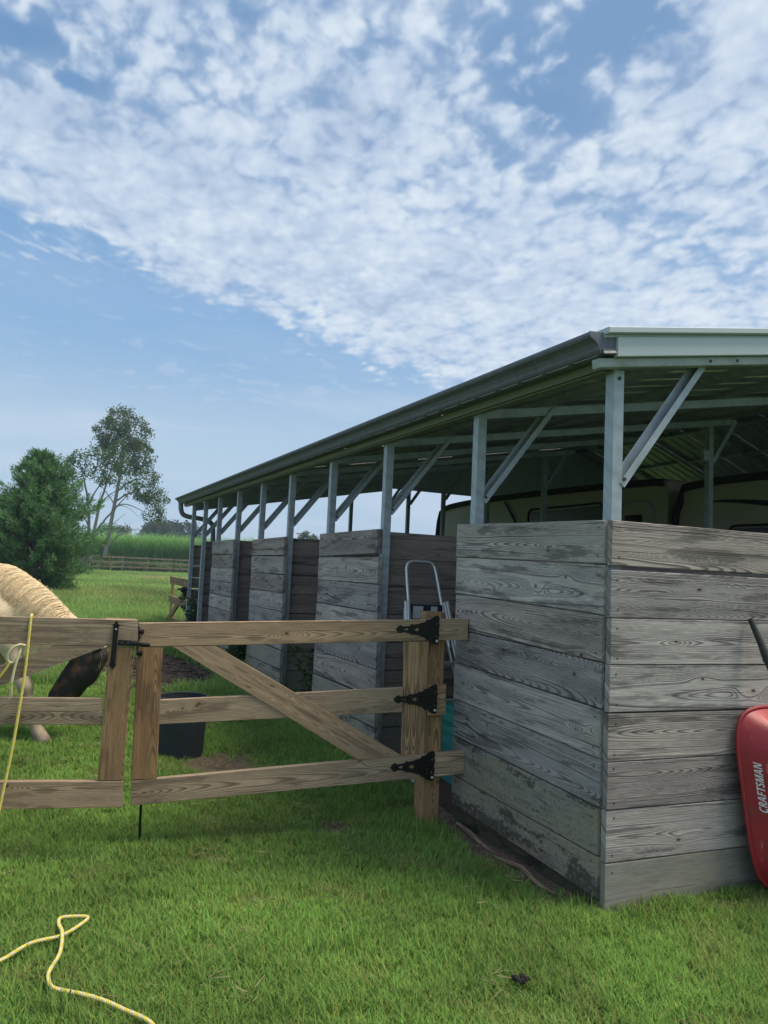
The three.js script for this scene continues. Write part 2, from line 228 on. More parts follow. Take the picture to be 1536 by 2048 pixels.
const leafMat = (r, g, b, t = 0.35) => new THREE.MeshPhysicalMaterial({ color: new THREE.Color().setRGB(r, g, b), roughness: 0.9, transmission: t, thickness: 0, side: THREE.DoubleSide, vertexColors: true, specularIntensity: 0.4 });

// ------------------------------------------------------------------ ground
const GT = [[40, -0.3], [3, -0.03], [0, 0], [-1.4, 0.0], [-2.7, 0.07], [-4, 0.13], [-5.3, 0.21], [-6.7, 0.28], [-9, 0.34], [-12.5, 0.38], [-40, 0.5], [-80, 0.75], [-300, 0.9], [-1500, 0.9]];
function G(x, z) {
  let i = 0; while (i < GT.length - 2 && z < GT[i + 1][0]) i++;
  const t = clamp((z - GT[i][0]) / (GT[i + 1][0] - GT[i][0])); let y = lerp(GT[i][1], GT[i + 1][1], t);
  const far = clamp(Math.hypot(x + 1.5, z) / 14); return y + far * 0.05 * fbm(x * 0.25, z * 0.25, 3) + 0.006 * fbm(x * 2.2, z * 2.2, 2);
}
const wallDirt = (x, z) => (z < 0.05 && z > -1.75 ? sst(-0.34 - 0.1 * pn(z * 4, 2), -0.1, x + 0.06 * fbm(x * 9, z * 9, 3)) : 0) * (z > -0.25 ? sst(0.1, -0.35, z) : 1);
const mudMask = (x, z) => { const d = Math.hypot((x + 1.15) / 0.85, (z + 6.6) / 1.35); return 1 - sst(0.75, 1.1, d + 0.45 * fbm(x * 1.7, z * 1.7, 4)); };
const tubMask = (x, z) => 1 - sst(0.18, 0.42, Math.hypot(x + 1.2, (z + 2.88)) + 0.14 * fbm(x * 5, z * 5, 3));
const bareSpots = [[-0.84, -1.40, 0.22], [-1.56, -0.6, 0.08], [-1.6, -1.2, 0.1], [-2.7, -0.5, 0.16], [-1.05, 0.45, 0.05], [0.62, 0.13, 0.13], [1.0, 0.12, 0.12]];
const bareMask = (x, z) => { let m = 0; for (const [a, b, r] of bareSpots) m = Math.max(m, 0.75 * (1 - sst(0.3, 1.2, Math.hypot(x - a, z - b) / r + 0.7 * fbm(x * 8, z * 8, 3)))); return m; };
const bare = (x, z) => Math.max(wallDirt(x, z), mudMask(x, z), tubMask(x, z) * 0.8, bareMask(x, z));
{
  const xs = [], zs = [];
  const ramp = (list, from, to, step) => { for (let q = from; q < to - 1e-6; q += step) list.push(q); };
  ramp(xs, -1200, -200, 200); ramp(xs, -200, -40, 20); ramp(xs, -40, -8, 2); ramp(xs, -8, -4, 0.4); ramp(xs, -4, 2.4, 0.08); ramp(xs, 2.4, 8, 0.4); ramp(xs, 8, 40, 2); ramp(xs, 40, 200, 20); ramp(xs, 200, 1401, 200);
  ramp(zs, -1400, -200, 200); ramp(zs, -200, -60, 10); ramp(zs, -60, -16, 2); ramp(zs, -16, -9, 0.3); ramp(zs, -9, 1.6, 0.08); ramp(zs, 1.6, 6, 0.4); ramp(zs, 6, 40, 4); ramp(zs, 40, 241, 50);
  const P = [], UV = [], C = [], I = [];
  for (const z of zs) for (const x of xs) {
    P.push(x, G(x, z), z); UV.push(x / 3, z / 3);
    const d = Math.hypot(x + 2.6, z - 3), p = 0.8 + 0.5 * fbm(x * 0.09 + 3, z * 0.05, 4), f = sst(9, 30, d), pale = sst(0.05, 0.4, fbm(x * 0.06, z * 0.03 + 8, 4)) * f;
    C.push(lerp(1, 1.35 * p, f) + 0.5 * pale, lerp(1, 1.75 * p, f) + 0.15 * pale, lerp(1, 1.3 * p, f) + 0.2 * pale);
  }
  const n = xs.length; for (let j = 0; j < zs.length - 1; j++) for (let i = 0; i < n - 1; i++) { const a = j * n + i; I.push(a, a + n, a + 1, a + 1, a + n, a + n + 1); }
  const g = new THREE.BufferGeometry(); g.setAttribute('position', new THREE.Float32BufferAttribute(P, 3)); g.setAttribute('uv', new THREE.Float32BufferAttribute(UV, 2)); g.setAttribute('color', new THREE.Float32BufferAttribute(C, 3)); g.setIndex(I); g.computeVertexNormals();
  structure('ground', g, M.turf);
  // bare soil: sheets just above the turf, cut where their masks end
  const soil = (name, mask, x0, x1, z0, z1, s, lift, mat) => {
    const Q = [], U = []; const h = (x, z) => G(x, z) + lift + 0.03 * sst(0.4, 1, mask(x, z)) * Math.max(0, fbm(x * 6, z * 6, 3));
    for (let x = x0; x < x1; x += s) for (let z = z0; z < z1; z += s) if (mask(x + s / 2, z + s / 2) > 0.35) for (const [a, b] of [[0, 0], [0, 1], [1, 1], [0, 0], [1, 1], [1, 0]]) { const X = x + a * s, Z = z + b * s; Q.push(X, h(X, Z), Z); U.push(X / 1.1, Z / 1.1); }
    structure(name, fromTris(Q, U), mat);
  };
  soil('bare_soil', wallDirt, -0.6, 0.02, -1.8, 0.1, 0.02, 0.004, M.soil);
  soil('muddy_ground', mudMask, -2.6, 0, -8.8, -4.6, 0.04, 0.006, M.darkSoil);
  soil('bare_soil', (x, z) => Math.max(tubMask(x, z), bareMask(x, z)), -2.9, 1.4, -3.6, 0.6, 0.025, 0.004, M.soil);
  const floor = []; { const Q = [], U = []; for (let x = 0.02; x < 12; x += 1.0) for (let z = -11.4; z < -0.05; z += 0.9) for (const [a, b] of [[0, 0], [0, 1], [1, 1], [0, 0], [1, 1], [1, 0]]) { const X = x + a, Z = Math.min(z + b * 0.9, -0.02); Q.push(X, G(X, Z) + 0.015, Z); U.push(X, Z); } structure('barn_floor', fromTris(Q, U), M.darkSoil); }
}

// ------------------------------------------------------------------ barn
const barn = thing('horse_barn', 'open sided horse barn with grey plank stall walls and galvanised steel roof posts', 'barn');
const RS = 0.172, roofY = (x) => 2.725 + RS * x, ZF = 0.10, ZB = -11.5;
const postZ = [-0.035, -1.33, -2.755, -4.03, -5.315, -6.50, -7.71, -8.91, -9.98, -10.99];
{
  // eave row
  postZ.forEach((z, i) => {
    const w = 0.064, p = part('post', [box(0.002, 0.002 + w, i === 0 ? -0.05 : G(0, z) - 0.1, 2.67, z - w / 2, z + w / 2, 0.006)], M.steel, barn);
    if (!i) part('screw', cyl(V(0.034, 2.62, z + w / 2), V(0.034, 2.62, z + w / 2 + 0.006), 0.010), M.screw, p);
    // knee brace: a folded channel from post to rafter
    const a = V(0.055, 2.08, z), b = V(0.62, 2.80, z), d = b.clone().sub(a).normalize(), up = V(-d.y, d.x, 0);
    const off = (p, s, zz) => p.clone().addScaledVector(up, s).add(V(0, 0, zz));
    const zf = z + w / 2 + 0.004;
    const zq = w / 2 + 0.006, ch = [board(off(a, 0.008, zq), off(b, 0.008, zq), off(b, -0.030, zq), off(a, -0.030, zq), V(0, 0, -0.004), { c: 0.001, k: 2 }),
      board(off(a, -0.030, zq - 0.005), off(b, -0.030, zq - 0.005), off(b, -0.030, zq - 0.05), off(a, -0.030, zq - 0.05), up.clone().multiplyScalar(0.004), { c: 0.001, k: 2 }),
      board(off(a, 0.034, zq - 0.046), off(b, 0.034, zq - 0.046), off(b, -0.025, zq - 0.046), off(a, -0.025, zq - 0.046), V(0, 0, -0.004), { c: 0.001, k: 2 })];
    const br = part('knee_brace', ch, M.steel, barn);
    const q = a.clone().addScaledVector(d, 0.03).add(V(0, 0, w / 2 + 0.006));
    part('screw', cyl(q, q.clone().add(V(0, 0, 0.006)), 0.010), M.screw, br);
    if (i) part('rafter', bar(V(0.066, roofY(0.066) - 0.075, z), V(4.0, roofY(4.0) - 0.075, z), 0.064), M.frameSteel, barn);
  });
  const fr = part('rafter', bar(V(-0.16, roofY(-0.16) - 0.044, 0.045), V(4.0, roofY(4.0) - 0.044, 0.045), 0.054, 0.046), M.header, barn);
  for (const x of [0.59, 0.79, 1.5, 2.6]) part('screw', cyl(V(x, roofY(x) - 0.044, 0.070), V(x, roofY(x) - 0.044, 0.0765), 0.008), M.screw, fr);
  // eave beam on the posts, soffit strip under the gutter
  part('eave_beam', box(-0.004, 0.07, 2.672, 2.70, ZB + 0.1, -0.04), M.frameSteel, barn);
  part('eave_trim', [box(-0.066, -0.05, 2.655, 2.70, ZB, 0.02, 0.002), box(-0.05, -0.006, 2.645, 2.652, ZB, -0.03, 0.001)], M.soffit, barn);
  // purlins under the sheets
  for (let k = 0; k < 5; k++) { const x = 0.5 + k * 0.85; part('purlin', box(x - 0.04, x + 0.04, roofY(x) - 0.042, roofY(x) - 0.01, ZB + 0.05, -0.04), M.frameSteel, barn); }
  // ribbed sheets, rib every 0.23 m, running down to the eave
  const nrm = V(-RS, 1, 0).normalize(), sheetW = 0.92; let zz = ZF, si = 0;
  while (zz > ZB) {
    const z0 = zz, z1 = Math.max(zz - sheetW, ZB), prof = []; let z = z0;
    for (let k = 0; k < 4 && z > z1 + 0.05; k++) { prof.push([z, 0], [z - 0.015, 0.024], [z - 0.040, 0.024], [z - 0.055, 0], [z - 0.228, 0]); z -= 0.23; }
    const x0 = -0.155, x1 = 4.05, P = [], UV = [], lift = (si % 2) * 0.0016;
    const at = (x, q, e) => V(x, roofY(x) + q[1] + lift - e, q[0]);
    for (const e of [0, 0.003]) for (let k = 0; k < prof.length - 1; k++) { const a = at(x0, prof[k], e), b = at(x1, prof[k], e), c = at(x1, prof[k + 1], e), d = at(x0, prof[k + 1], e); for (const p of e ? [a, c, b, a, d, c] : [a, b, c, a, c, d]) { P.push(p.x, p.y, p.z); UV.push(p.x / 2, p.z / 2); } }
    for (let k = 0; k < prof.length - 1; k++) { const a = at(x0, prof[k], 0), b = at(x0, prof[k + 1], 0), c = at(x0, prof[k + 1], 0.003), d = at(x0, prof[k], 0.003); for (const p of [a, b, c, a, c, d]) { P.push(p.x, p.y, p.z); UV.push(p.x / 2, p.z / 2); } }
    part('roof_sheet', fromTris(P, UV), M.sheet, barn); zz -= sheetW; si++;
  }
  // gable trim: an edge cap and two lengths of fascia
  const rake = (x0, x1, lo, hi, z0, z1) => board(V(x0, roofY(x0) + hi, z1), V(x1, roofY(x1) + hi, z1), V(x1, roofY(x1) + lo, z1), V(x0, roofY(x0) + lo, z1), V(0, 0, z0 - z1), { c: 0.003, k: 2 });
  part('rake_trim', rake(-0.072, 1.004, -0.02, 0.080, 0.075, 0.102), M.trim, barn);
  part('rake_trim', rake(1.008, 4.1, -0.019, 0.081, 0.074, 0.104), M.trim, barn);
  part('rake_cap', [rake(-0.15, 4.1, 0.094, 0.124, 0.02, 0.128), rake(-0.15, 4.1, 0.080, 0.0935, 0.03, 0.092)], M.trim, barn);
  // gutter: an ogee trough with end caps
  const prof = [[-0.062, 2.812], [-0.062, 2.706], [-0.150, 2.700], [-0.162, 2.706], [-0.170, 2.716], [-0.176, 2.732], [-0.190, 2.752], [-0.206, 2.762], [-0.224, 2.770], [-0.232, 2.782], [-0.232, 2.796], [-0.220, 2.796], [-0.220, 2.788]];
  const inner = prof.map(([x, y], i) => [x + (i < 2 ? -0.003 : 0.004), y + (i > 0 && i < 4 ? 0.004 : 0)]).reverse();
  const sh = new THREE.Shape([...prof, ...inner].map((p) => new THREE.Vector2(...p)));
  const ge = new THREE.ExtrudeGeometry(sh, { depth: 11.6, bevelEnabled: false }); ge.translate(0, 0, ZB - 0.02);
  const gut = part('gutter', ge, M.gutter, barn);
  const cap = new THREE.Shape(prof.slice(0, 11).map((p) => new THREE.Vector2(...p)));
  for (const z of [0.08, ZB - 0.024]) { const e = new THREE.ExtrudeGeometry(cap, { depth: 0.003, bevelEnabled: true, bevelSize: 0.003, bevelThickness: 0.001, bevelSegments: 1 }); e.translate(0, 0, z); part('end_cap', e, M.gutter, gut); }
  part('downspout', tube([V(-0.145, 2.70, -11.38), V(-0.14, 2.60, -11.38), V(-0.10, 2.50, -11.38), V(0.0, 2.46, -11.38), V(0.16, 2.445, -11.38), V(0.36, 2.41, -11.38), V(0.45, 2.35, -11.38), V(0.475, 2.25, -11.38), V(0.485, 2.0, -11.38), V(0.49, 0.5, -11.38)], 0.045, 60, 10), M.downspout, barn);
  // row at the inner edge of the stalls
  [-0.2, -1.55, -3.05, -4.5, -6.0, -7.5, -8.95, -10.35, -11.45].forEach((z, i) => {
    part('post', box(4.0, 4.064, G(4, z) - 0.1, 3.42, z - 0.032, z + 0.032, 0.006), M.steel, barn);
    part('knee_brace', bar(V(4.07, 2.95, z), V(4.42, 3.45, z), 0.05), M.steel, barn);
  });
  part('inner_beam', [box(3.98, 4.085, 3.425, 3.50, ZB, 0.0)], M.frameSteel, barn);
  // tall bay: ridge at x = 8, far eave at x = 12
  const bayY = (x) => 3.56 + 0.36 * (4 - Math.abs(x - 8));
  for (const [xa, xb] of [[4, 8], [8, 12.2]]) for (let zq = ZF; zq > ZB; zq -= 0.92) {
    const P = [], UV = [], z1 = Math.max(zq - 0.92, ZB), pr = []; for (let z = zq; z > z1 + 0.02; z -= 0.23) pr.push([z, 0], [z - 0.015, 0.024], [z - 0.045, 0.024], [z - 0.06, 0], [Math.max(z - 0.228, z1 + 0.002), 0]);
    const at = (x, q) => V(x, bayY(x) + q[1], q[0]);
    for (let k = 0; k < pr.length - 1; k++) { const a = at(xa, pr[k]), b = at(xb, pr[k]), c = at(xb, pr[k + 1]), d = at(xa, pr[k + 1]); for (const p of [a, b, c, a, c, d]) { P.push(p.x, p.y, p.z); UV.push(p.x / 2, p.z / 2); } }
    part('roof_sheet', fromTris(P, UV), M.sheet, barn);
  }
  for (let z = -0.1; z > ZB; z -= 1.5) { part('rafter', bar(V(8.0, bayY(8) - 0.06, z), V(12.1, bayY(12.1) - 0.06, z), 0.064), M.frameSteel, barn); part('rafter', bar(V(4.1, bayY(4.1) - 0.06, z), V(8.0, bayY(8) - 0.06, z), 0.064), M.frameSteel, barn); }
  for (const x of [9.0, 10.0, 11.0]) part('purlin', box(x - 0.04, x + 0.04, bayY(x) - 0.05, bayY(x) - 0.012, ZB + 0.05, 0), M.frameSteel, barn);
  for (let z = -0.2; z > ZB; z -= 2.8) part('post', box(12.0, 12.064, 0.2, bayY(12) - 0.05, z - 0.032, z + 0.032), M.steel, barn);
  const gab = (z) => { const s = new THREE.Shape([[3.98, 3.36], [12.1, 3.36], [12.1, bayY(12.1) + 0.004], [8, bayY(8) + 0.004], [3.98, bayY(3.98) + 0.004]].map((p) => new THREE.Vector2(...p))); const e = new THREE.ExtrudeGeometry(s, { depth: 0.02, bevelEnabled: false }); e.translate(0, 0, z); return e; };
  part('gable_panel', gab(ZB + 0.03), M.frameSteel, barn); part('gable_panel', gab(0.02), M.rib, barn);
  for (let z = -0.2; z > -11.2; z -= 0.93) part('side_sheet', box(12.07, 12.08, 0.25, 3.5, z - 0.915, z, 0.002), M.sheet, barn);
  part('end_post', box(3.2, 3.264, 0.3, roofY(3.2) - 0.1, -11.36, -11.30), M.steel, barn);
  part('end_header', bar(V(0.07, roofY(0.07) - 0.12, -11.33), V(3.98, roofY(3.98) - 0.08, -11.33), 0.05, 0.10), M.frameSteel, barn);
  part('hanging_box', [box(3.93, 3.985, 3.06, 3.17, -10.40, -10.30, 0.01), tube([V(3.96, 3.17, -10.35), V(3.955, 3.26, -10.35), V(3.99, 3.34, -10.35)], 0.006, 8, 5)], M.blackDull, barn);
  const jb = part('outlet_box', box(3.90, 3.995, 2.95, 3.07, -3.05, -3.0, 0.006), M.steel, barn);
  for (const [a, b] of [[0, 0], [1, 0], [0, 1], [1, 1]]) part('socket', cyl(V(3.925 + a * 0.045, 2.985 + b * 0.05, -3.0), V(3.925 + a * 0.045, 2.985 + b * 0.05, -2.995), 0.014), M.trim, jb);
  for (const y of [1.565, 1.35, 1.147]) part('rod', cyl(V(0.03, y, -10.96), V(0.03, y, -10.0), 0.004, 0.004, 6), M.steel, barn);

  // plank walls
  const R = rng(4242); let wi = 0;
  const pick = (list) => list[Math.floor(R() * list.length)];
  function wall(name, rows, face, thick, ends, mats, nails = true) {   // rows: [topA, topB, botB, botA] heights at both ends; face(t) gives the point at the end
    const g = sub(name, barn), heads = [];
    rows.forEach((r, i) => {
      const e = ends(i), A = face(e[0]), B = face(e[1]), out = thick.clone().normalize().multiplyScalar((R() - 0.5) * 0.008);
      const h = (r[0] + r[1] - r[2] - r[3]) / 2, L = Math.abs(e[1] - e[0]), fl = R() < 0.5 ? 1 : -1, room = Math.max(0, 1 - L / 2.4), u = fl > 0 ? R() * room : 1 - R() * room;
      const mat = mats(i), P = (q, y) => V(q.x, y, q.z).add(out);
      part('plank', board(P(A, r[0]), P(B, r[1]), P(B, r[2]), P(A, r[3]), thick, { u0: u, flip: fl, du: L > 2.4 ? 1 / L : 1 / 2.4, vs: 1 / 0.238, bow: (R() - 0.5) * 0.006, c: 0.0035 }), mat, g);
      if (nails) for (const [q, s] of [[A, 1], [B, -1]]) for (const fy of [0.16, 0.82]) { const dir = B.clone().sub(A).normalize(), p = P(q, lerp(s > 0 ? r[3] : r[2], s > 0 ? r[0] : r[1], fy + (R() - 0.5) * 0.08)).addScaledVector(dir, s * (0.035 + 0.012 * R())), nn = thick.clone().normalize(); heads.push(cyl(p.clone().addScaledVector(nn, 0.004), p.clone().addScaledVector(nn, -0.0015), 0.0048, 0.0048, 6)); }
    });
    if (heads.length) { const m = part('nail_heads', heads, M.screw, g); m.userData.kind = 'stuff'; }
    return g;
  }
  const left = (z) => V(-0.04, 0, z), inX = V(0.036, 0, 0);
  // near panel beside the corner: measured board by board (far end, near end)
  const nearRows = [[1.922, 1.888, 1.672, 1.706], [1.700, 1.662, 1.418, 1.466], [1.459, 1.412, 1.187, 1.233], [1.226, 1.180, 0.959, 1.015], [1.008, 0.952, 0.720, 0.781], [0.775, 0.714, 0.488, 0.543], [0.536, 0.482, 0.260, 0.299], [0.292, 0.253, 0.062, 0.118]];
  const nearMats = [GREY[0], GREY[4], GREY[2], GREY[7], GREY[6], GREY[1], ALGAE[0], MOLD];
  wall('stall_wall', nearRows, left, inX, (i) => [-1.452 + i * 0.008, -0.003 + (R() - 0.5) * 0.008], (i) => nearMats[i]);
  part('base_board', board(V(-0.012, 0.125, -1.42), V(-0.012, 0.07, -0.002), V(-0.012, -0.06, -0.002), V(-0.012, -0.05, -1.42), V(0.03, 0, 0), { du: 1 / 2.4, vs: 1 / 0.236 }), woodMat({ map: MOLD.map, bumpMap: MOLD.bumpMap }, { color: new THREE.Color().setRGB(0.22, 0.25, 0.18) }), barn);
  // front wall to the right of the corner
  const frontRows = [[1.887, 1.892, 1.664, 1.664], [1.641, 1.644, 1.409, 1.406], [1.402, 1.406, 1.168, 1.180], [1.177, 1.162, 0.931, 0.949], [0.942, 0.920, 0.693, 0.712], [0.709, 0.689, 0.455, 0.486], [0.482, 0.449, 0.207, 0.238], [0.233, 0.203, -0.02, -0.02]];
  const frontMats = [GREY[5], GREY[7], GREY[6], GREY[4], GREY[2], GREY[3], GREY[0], ALGAE[1]];
  wall('front_wall', frontRows.map(([a, b, c, d]) => [a, lerp(a, b, 3.3), lerp(d, c, 3.3), d].map((y, q) => (q === 1 || q === 2 ? lerp(y, [a, d][q - 1], 0.35) : y))), (x) => V(x, 0, 0.04), V(0, 0, -0.037), (i) => [-0.022 - R() * 0.006, 3.42], (i) => frontMats[i]);
  // the other stall panels along the eave
  for (const [zn, zf, top] of [[-2.725, -4.115, 1.93], [-5.275, -6.62, 1.925], [-7.63, -8.95, 1.945]]) {
    const gy = G(0, (zn + zf) / 2), n = 8, rows = [], pitch = (top - gy - 0.015) / n;
    for (let i = 0; i < n; i++) { const w1 = (R() - 0.5) * 0.012, w2 = (R() - 0.5) * 0.012, t = top - i * pitch; rows.push([t + 0.004 + w1, t + (i ? w2 : 0.01), t - pitch + 0.010 + w2 * 0.5, t - pitch + 0.012 + w1 * 0.5]); }
    if (zn > -3) { rows[0][1] = 1.936; rows[0][2] = 1.735; }
    wall('stall_wall', rows, left, inX, (i) => [zf + (R() - 0.5) * 0.02, zn + 0.01 + i * 0.014 - (R() * 0.01) - (i === 0 && zn > -3 ? 0.02 : 0)], (i) => (i > 5 ? ALGAE[(i + 1) % 2] : GREY[(i * 3 + Math.round(-zn)) % 8]));
  }
  // the stalls' rear wall, and a low wall across the far end of the tall bay
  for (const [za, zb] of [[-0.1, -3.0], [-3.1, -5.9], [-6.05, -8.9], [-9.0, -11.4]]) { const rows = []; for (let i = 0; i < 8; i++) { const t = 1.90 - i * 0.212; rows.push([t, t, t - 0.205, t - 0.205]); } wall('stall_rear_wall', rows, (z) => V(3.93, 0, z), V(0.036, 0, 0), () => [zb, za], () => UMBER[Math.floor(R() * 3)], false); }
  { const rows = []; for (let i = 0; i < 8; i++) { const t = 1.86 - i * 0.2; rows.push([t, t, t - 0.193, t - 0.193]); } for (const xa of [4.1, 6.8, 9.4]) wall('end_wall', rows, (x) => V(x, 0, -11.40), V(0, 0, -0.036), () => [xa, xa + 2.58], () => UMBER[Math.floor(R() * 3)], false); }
  // dividers between the stalls, seen through the doorways
  for (const [z, top] of [[-1.47, 1.90], [-2.80, 1.925], [-4.2, 1.9], [-5.36, 1.93], [-6.72, 1.92], [-7.76, 1.945], [-10.06, 1.98], [-11.06, 1.93]]) {
    const gy = G(1, z), n = 8, pitch = (top - gy) / n, rows = [];
    for (let i = 0; i < n; i++) { const w = (R() - 0.5) * 0.008, t = top - i * pitch; rows.push([t + w, t - w, t - pitch + 0.007 - w, t - pitch + 0.009 + w]); }
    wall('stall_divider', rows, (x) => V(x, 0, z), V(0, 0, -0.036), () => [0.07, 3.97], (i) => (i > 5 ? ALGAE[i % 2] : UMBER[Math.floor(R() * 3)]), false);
  }
}

// ------------------------------------------------------------------ travel trailers under the tall bay
function trailer(label, z0, z1, x0, yTop, yBot, features) {
  const t = thing('travel_trailer', label, 'trailer', [x0, 0, 0]);
  const s = new THREE.Shape(), w = 2.3, r = z0 < -6 ? 0.30 : 0.04; // side outline in z,y
  s.moveTo(z0 + 0.1, yBot); s.lineTo(z1 - 0.05, yBot); s.lineTo(z1, yBot + 0.3); s.lineTo(z1, yTop - 0.12); s.quadraticCurveTo(z1, yTop, z1 - 0.12, yTop); s.lineTo(z0 + r, yTop - 0.02); s.quadraticCurveTo(z0 + 0.02, yTop - 0.04, z0, yTop - r - 0.2); s.lineTo(z0 - 0.04, yBot + 0.5); s.closePath();
  const e = new THREE.ExtrudeGeometry(s, { depth: w, bevelEnabled: true, bevelSize: 0.02, bevelThickness: 0.02, bevelSegments: 2 }); e.rotateY(-Math.PI / 2); e.translate(w, 0, 0);
  part('body', e, new THREE.MeshStandardMaterial({ color: new THREE.Color().setRGB(0.42, 0.385, 0.29), roughness: 0.45, side: THREE.DoubleSide }), t);
  const tr = tube([V(-0.03, yTop - 0.05, z1), V(-0.03, yTop - 0.03, z1 - 0.2), V(-0.03, yTop - 0.05, z0 + r), V(-0.03, yTop - 0.14, z0 + 0.1), V(-0.03, yTop - r - 0.25, z0 + 0.0), V(-0.03, yBot + 0.4, z0 - 0.03)], 0.055, 40, 6);
  part('roof_trim', tr, M.blackDull, t);
  features(t);
  for (const z of [lerp(z0, z1, 0.55), lerp(z0, z1, 0.68)]) { const wh = new THREE.Group(); wh.name = 'wheel'; t.add(wh); const ty = new THREE.TorusGeometry(0.25, 0.09, 8, 20); ty.rotateY(Math.PI / 2); ty.translate(0.1, 0.64, z); part('tyre', ty, M.blackDull, wh); part('rim', cyl(V(0.05, 0.64, z), V(0.16, 0.64, z), 0.18, 0.18, 16), M.alu, wh); }
  return t;
}
const glassDark = new THREE.MeshStandardMaterial({ color: new THREE.Color().setRGB(0.012, 0.014, 0.018), roughness: 0.12 });
function frameOf(y0, y1, z0, z1, r, x = -0.035, rad = 0.018) {
  const p = [], arc = (cy, cz, a0) => { for (let k = 0; k <= 4; k++) { const a = a0 + k / 4 * Math.PI / 2; p.push(V(x, cy + Math.sin(a) * r, cz + Math.cos(a) * r)); } }, run = (a, b) => { for (let k = 1; k < 5; k++) p.push(a.clone().lerp(b, k / 5)); };
  arc(y1 - r, z1 - r, 0); run(V(x, y1, z1 - r), V(x, y1, z0 + r)); arc(y1 - r, z0 + r, Math.PI / 2); run(V(x, y1 - r, z0), V(x, y0 + r, z0)); arc(y0 + r, z0 + r, Math.PI); run(V(x, y0, z0 + r), V(x, y0, z1 - r)); arc(y0 + r, z1 - r, Math.PI * 1.5); run(V(x, y0 + r, z1), V(x, y1 - r, z1));
  return tube(p, rad, 120, 6, true);
}
trailer('cream travel trailer with rounded nose and large framed slide window, parked deeper under the roof', -10.85, -4.62, 5.02, 3.0, 0.95, (t) => {
  const f = part('window', box(-0.028, -0.012, 2.25, 2.72, -7.66, -5.86, 0.004), glassDark, t); f.material = new THREE.MeshStandardMaterial({ color: new THREE.Color().setRGB(0.12, 0.125, 0.12), roughness: 0.3 }); part('frame', frameOf(2.2, 2.76, -7.70, -5.84, 0.10), M.blackDull, f);
  const d = part('door', frameOf(1.0, 2.74, -5.50, -4.86, 0.16, -0.03, 0.02), M.steel, t); part('pane', box(-0.026, -0.01, 2.2, 2.55, -5.40, -5.06, 0.004), glassDark, d);
  part('awning_arm', bar(V(-0.05, 2.95, -8.4), V(-0.05, 2.4, -7.9), 0.03), M.blackDull, t);
});
trailer('cream travel trailer with a black swoosh stripe, parked nearer the front of the shed', -4.42, -0.6, 5.02, 2.87, 0.95, (t) => {
  const s = new THREE.Shape(); s.moveTo(-3.95, 2.66); s.quadraticCurveTo(-3.2, 2.68, -2.0, 2.42); s.lineTo(-2.0, 2.30); s.quadraticCurveTo(-3.1, 2.60, -3.95, 2.645); s.closePath();
  const e = new THREE.ExtrudeGeometry(s, { depth: 0.006, bevelEnabled: false }); e.rotateY(-Math.PI / 2); e.translate(-0.024, 0, 0);
  part('stripe', e, M.blackDull, t);
  const f = part('window', box(-0.03, -0.012, 1.75, 2.30, -3.55, -2.2, 0.004), glassDark, t); part('frame', frameOf(1.72, 2.33, -3.60, -2.15, 0.08), M.blackDull, f);
});

// ------------------------------------------------------------------ gates
const GA = V(-2.045, 0, -1.49), GB = V(-0.05, 0, -1.252), gdir = GB.clone().sub(GA).normalize(), gn = V(-gdir.z, 0, gdir.x).multiplyScalar(-1); // gn points away from the viewer
if (gn.z > 0) gn.multiplyScalar(-1);
const onGate = (A, d) => (x, y, out = 0) => V(x, y, A.z + (x - A.x) * d.z / d.x).addScaledVector(gn, -out);
const gp = onGate(GA, gdir);
const LA = V(-2.745, 0, -1.445), LB = V(-2.07, 0, -1.305), ldir = LB.clone().sub(LA).normalize();
const lp = onGate(LA, ldir);
const brownUV = (seed) => { const r = rng(seed); return { u0: r() * 0.2, du: 1 / 2.4, vs: 1 / 0.142, c: 0.003, v0: r() < 0.5 ? 0 : 0.5 * r(), flip: 1 }; };
const TH = 0.038;
function plankOn(f, name, tl, tr, br, bl, mat, parent, o = {}) { const q = (p) => f(p[0], p[1], o.out || 0); return part(name, board(q(tl), q(tr), q(br), q(bl), gn.clone().multiplyScalar(o.th || TH), { ...brownUV(o.seed || 1), ...o.uv }), mat, parent); }
const upright = (f, name, xt0, xt1, yt, xb0, xb1, yb, mat, parent, o = {}) => { // grain runs up the board
  const q = (x, y) => f(x, y, o.out || 0);
  return part(name, board(q(xt1, yt), q(xb1, yb), q(xb0, yb), q(xt0, yt), gn.clone().multiplyScalar(o.th || TH), { ...brownUV(o.seed || 2), ...o.uv }), mat, parent);
};
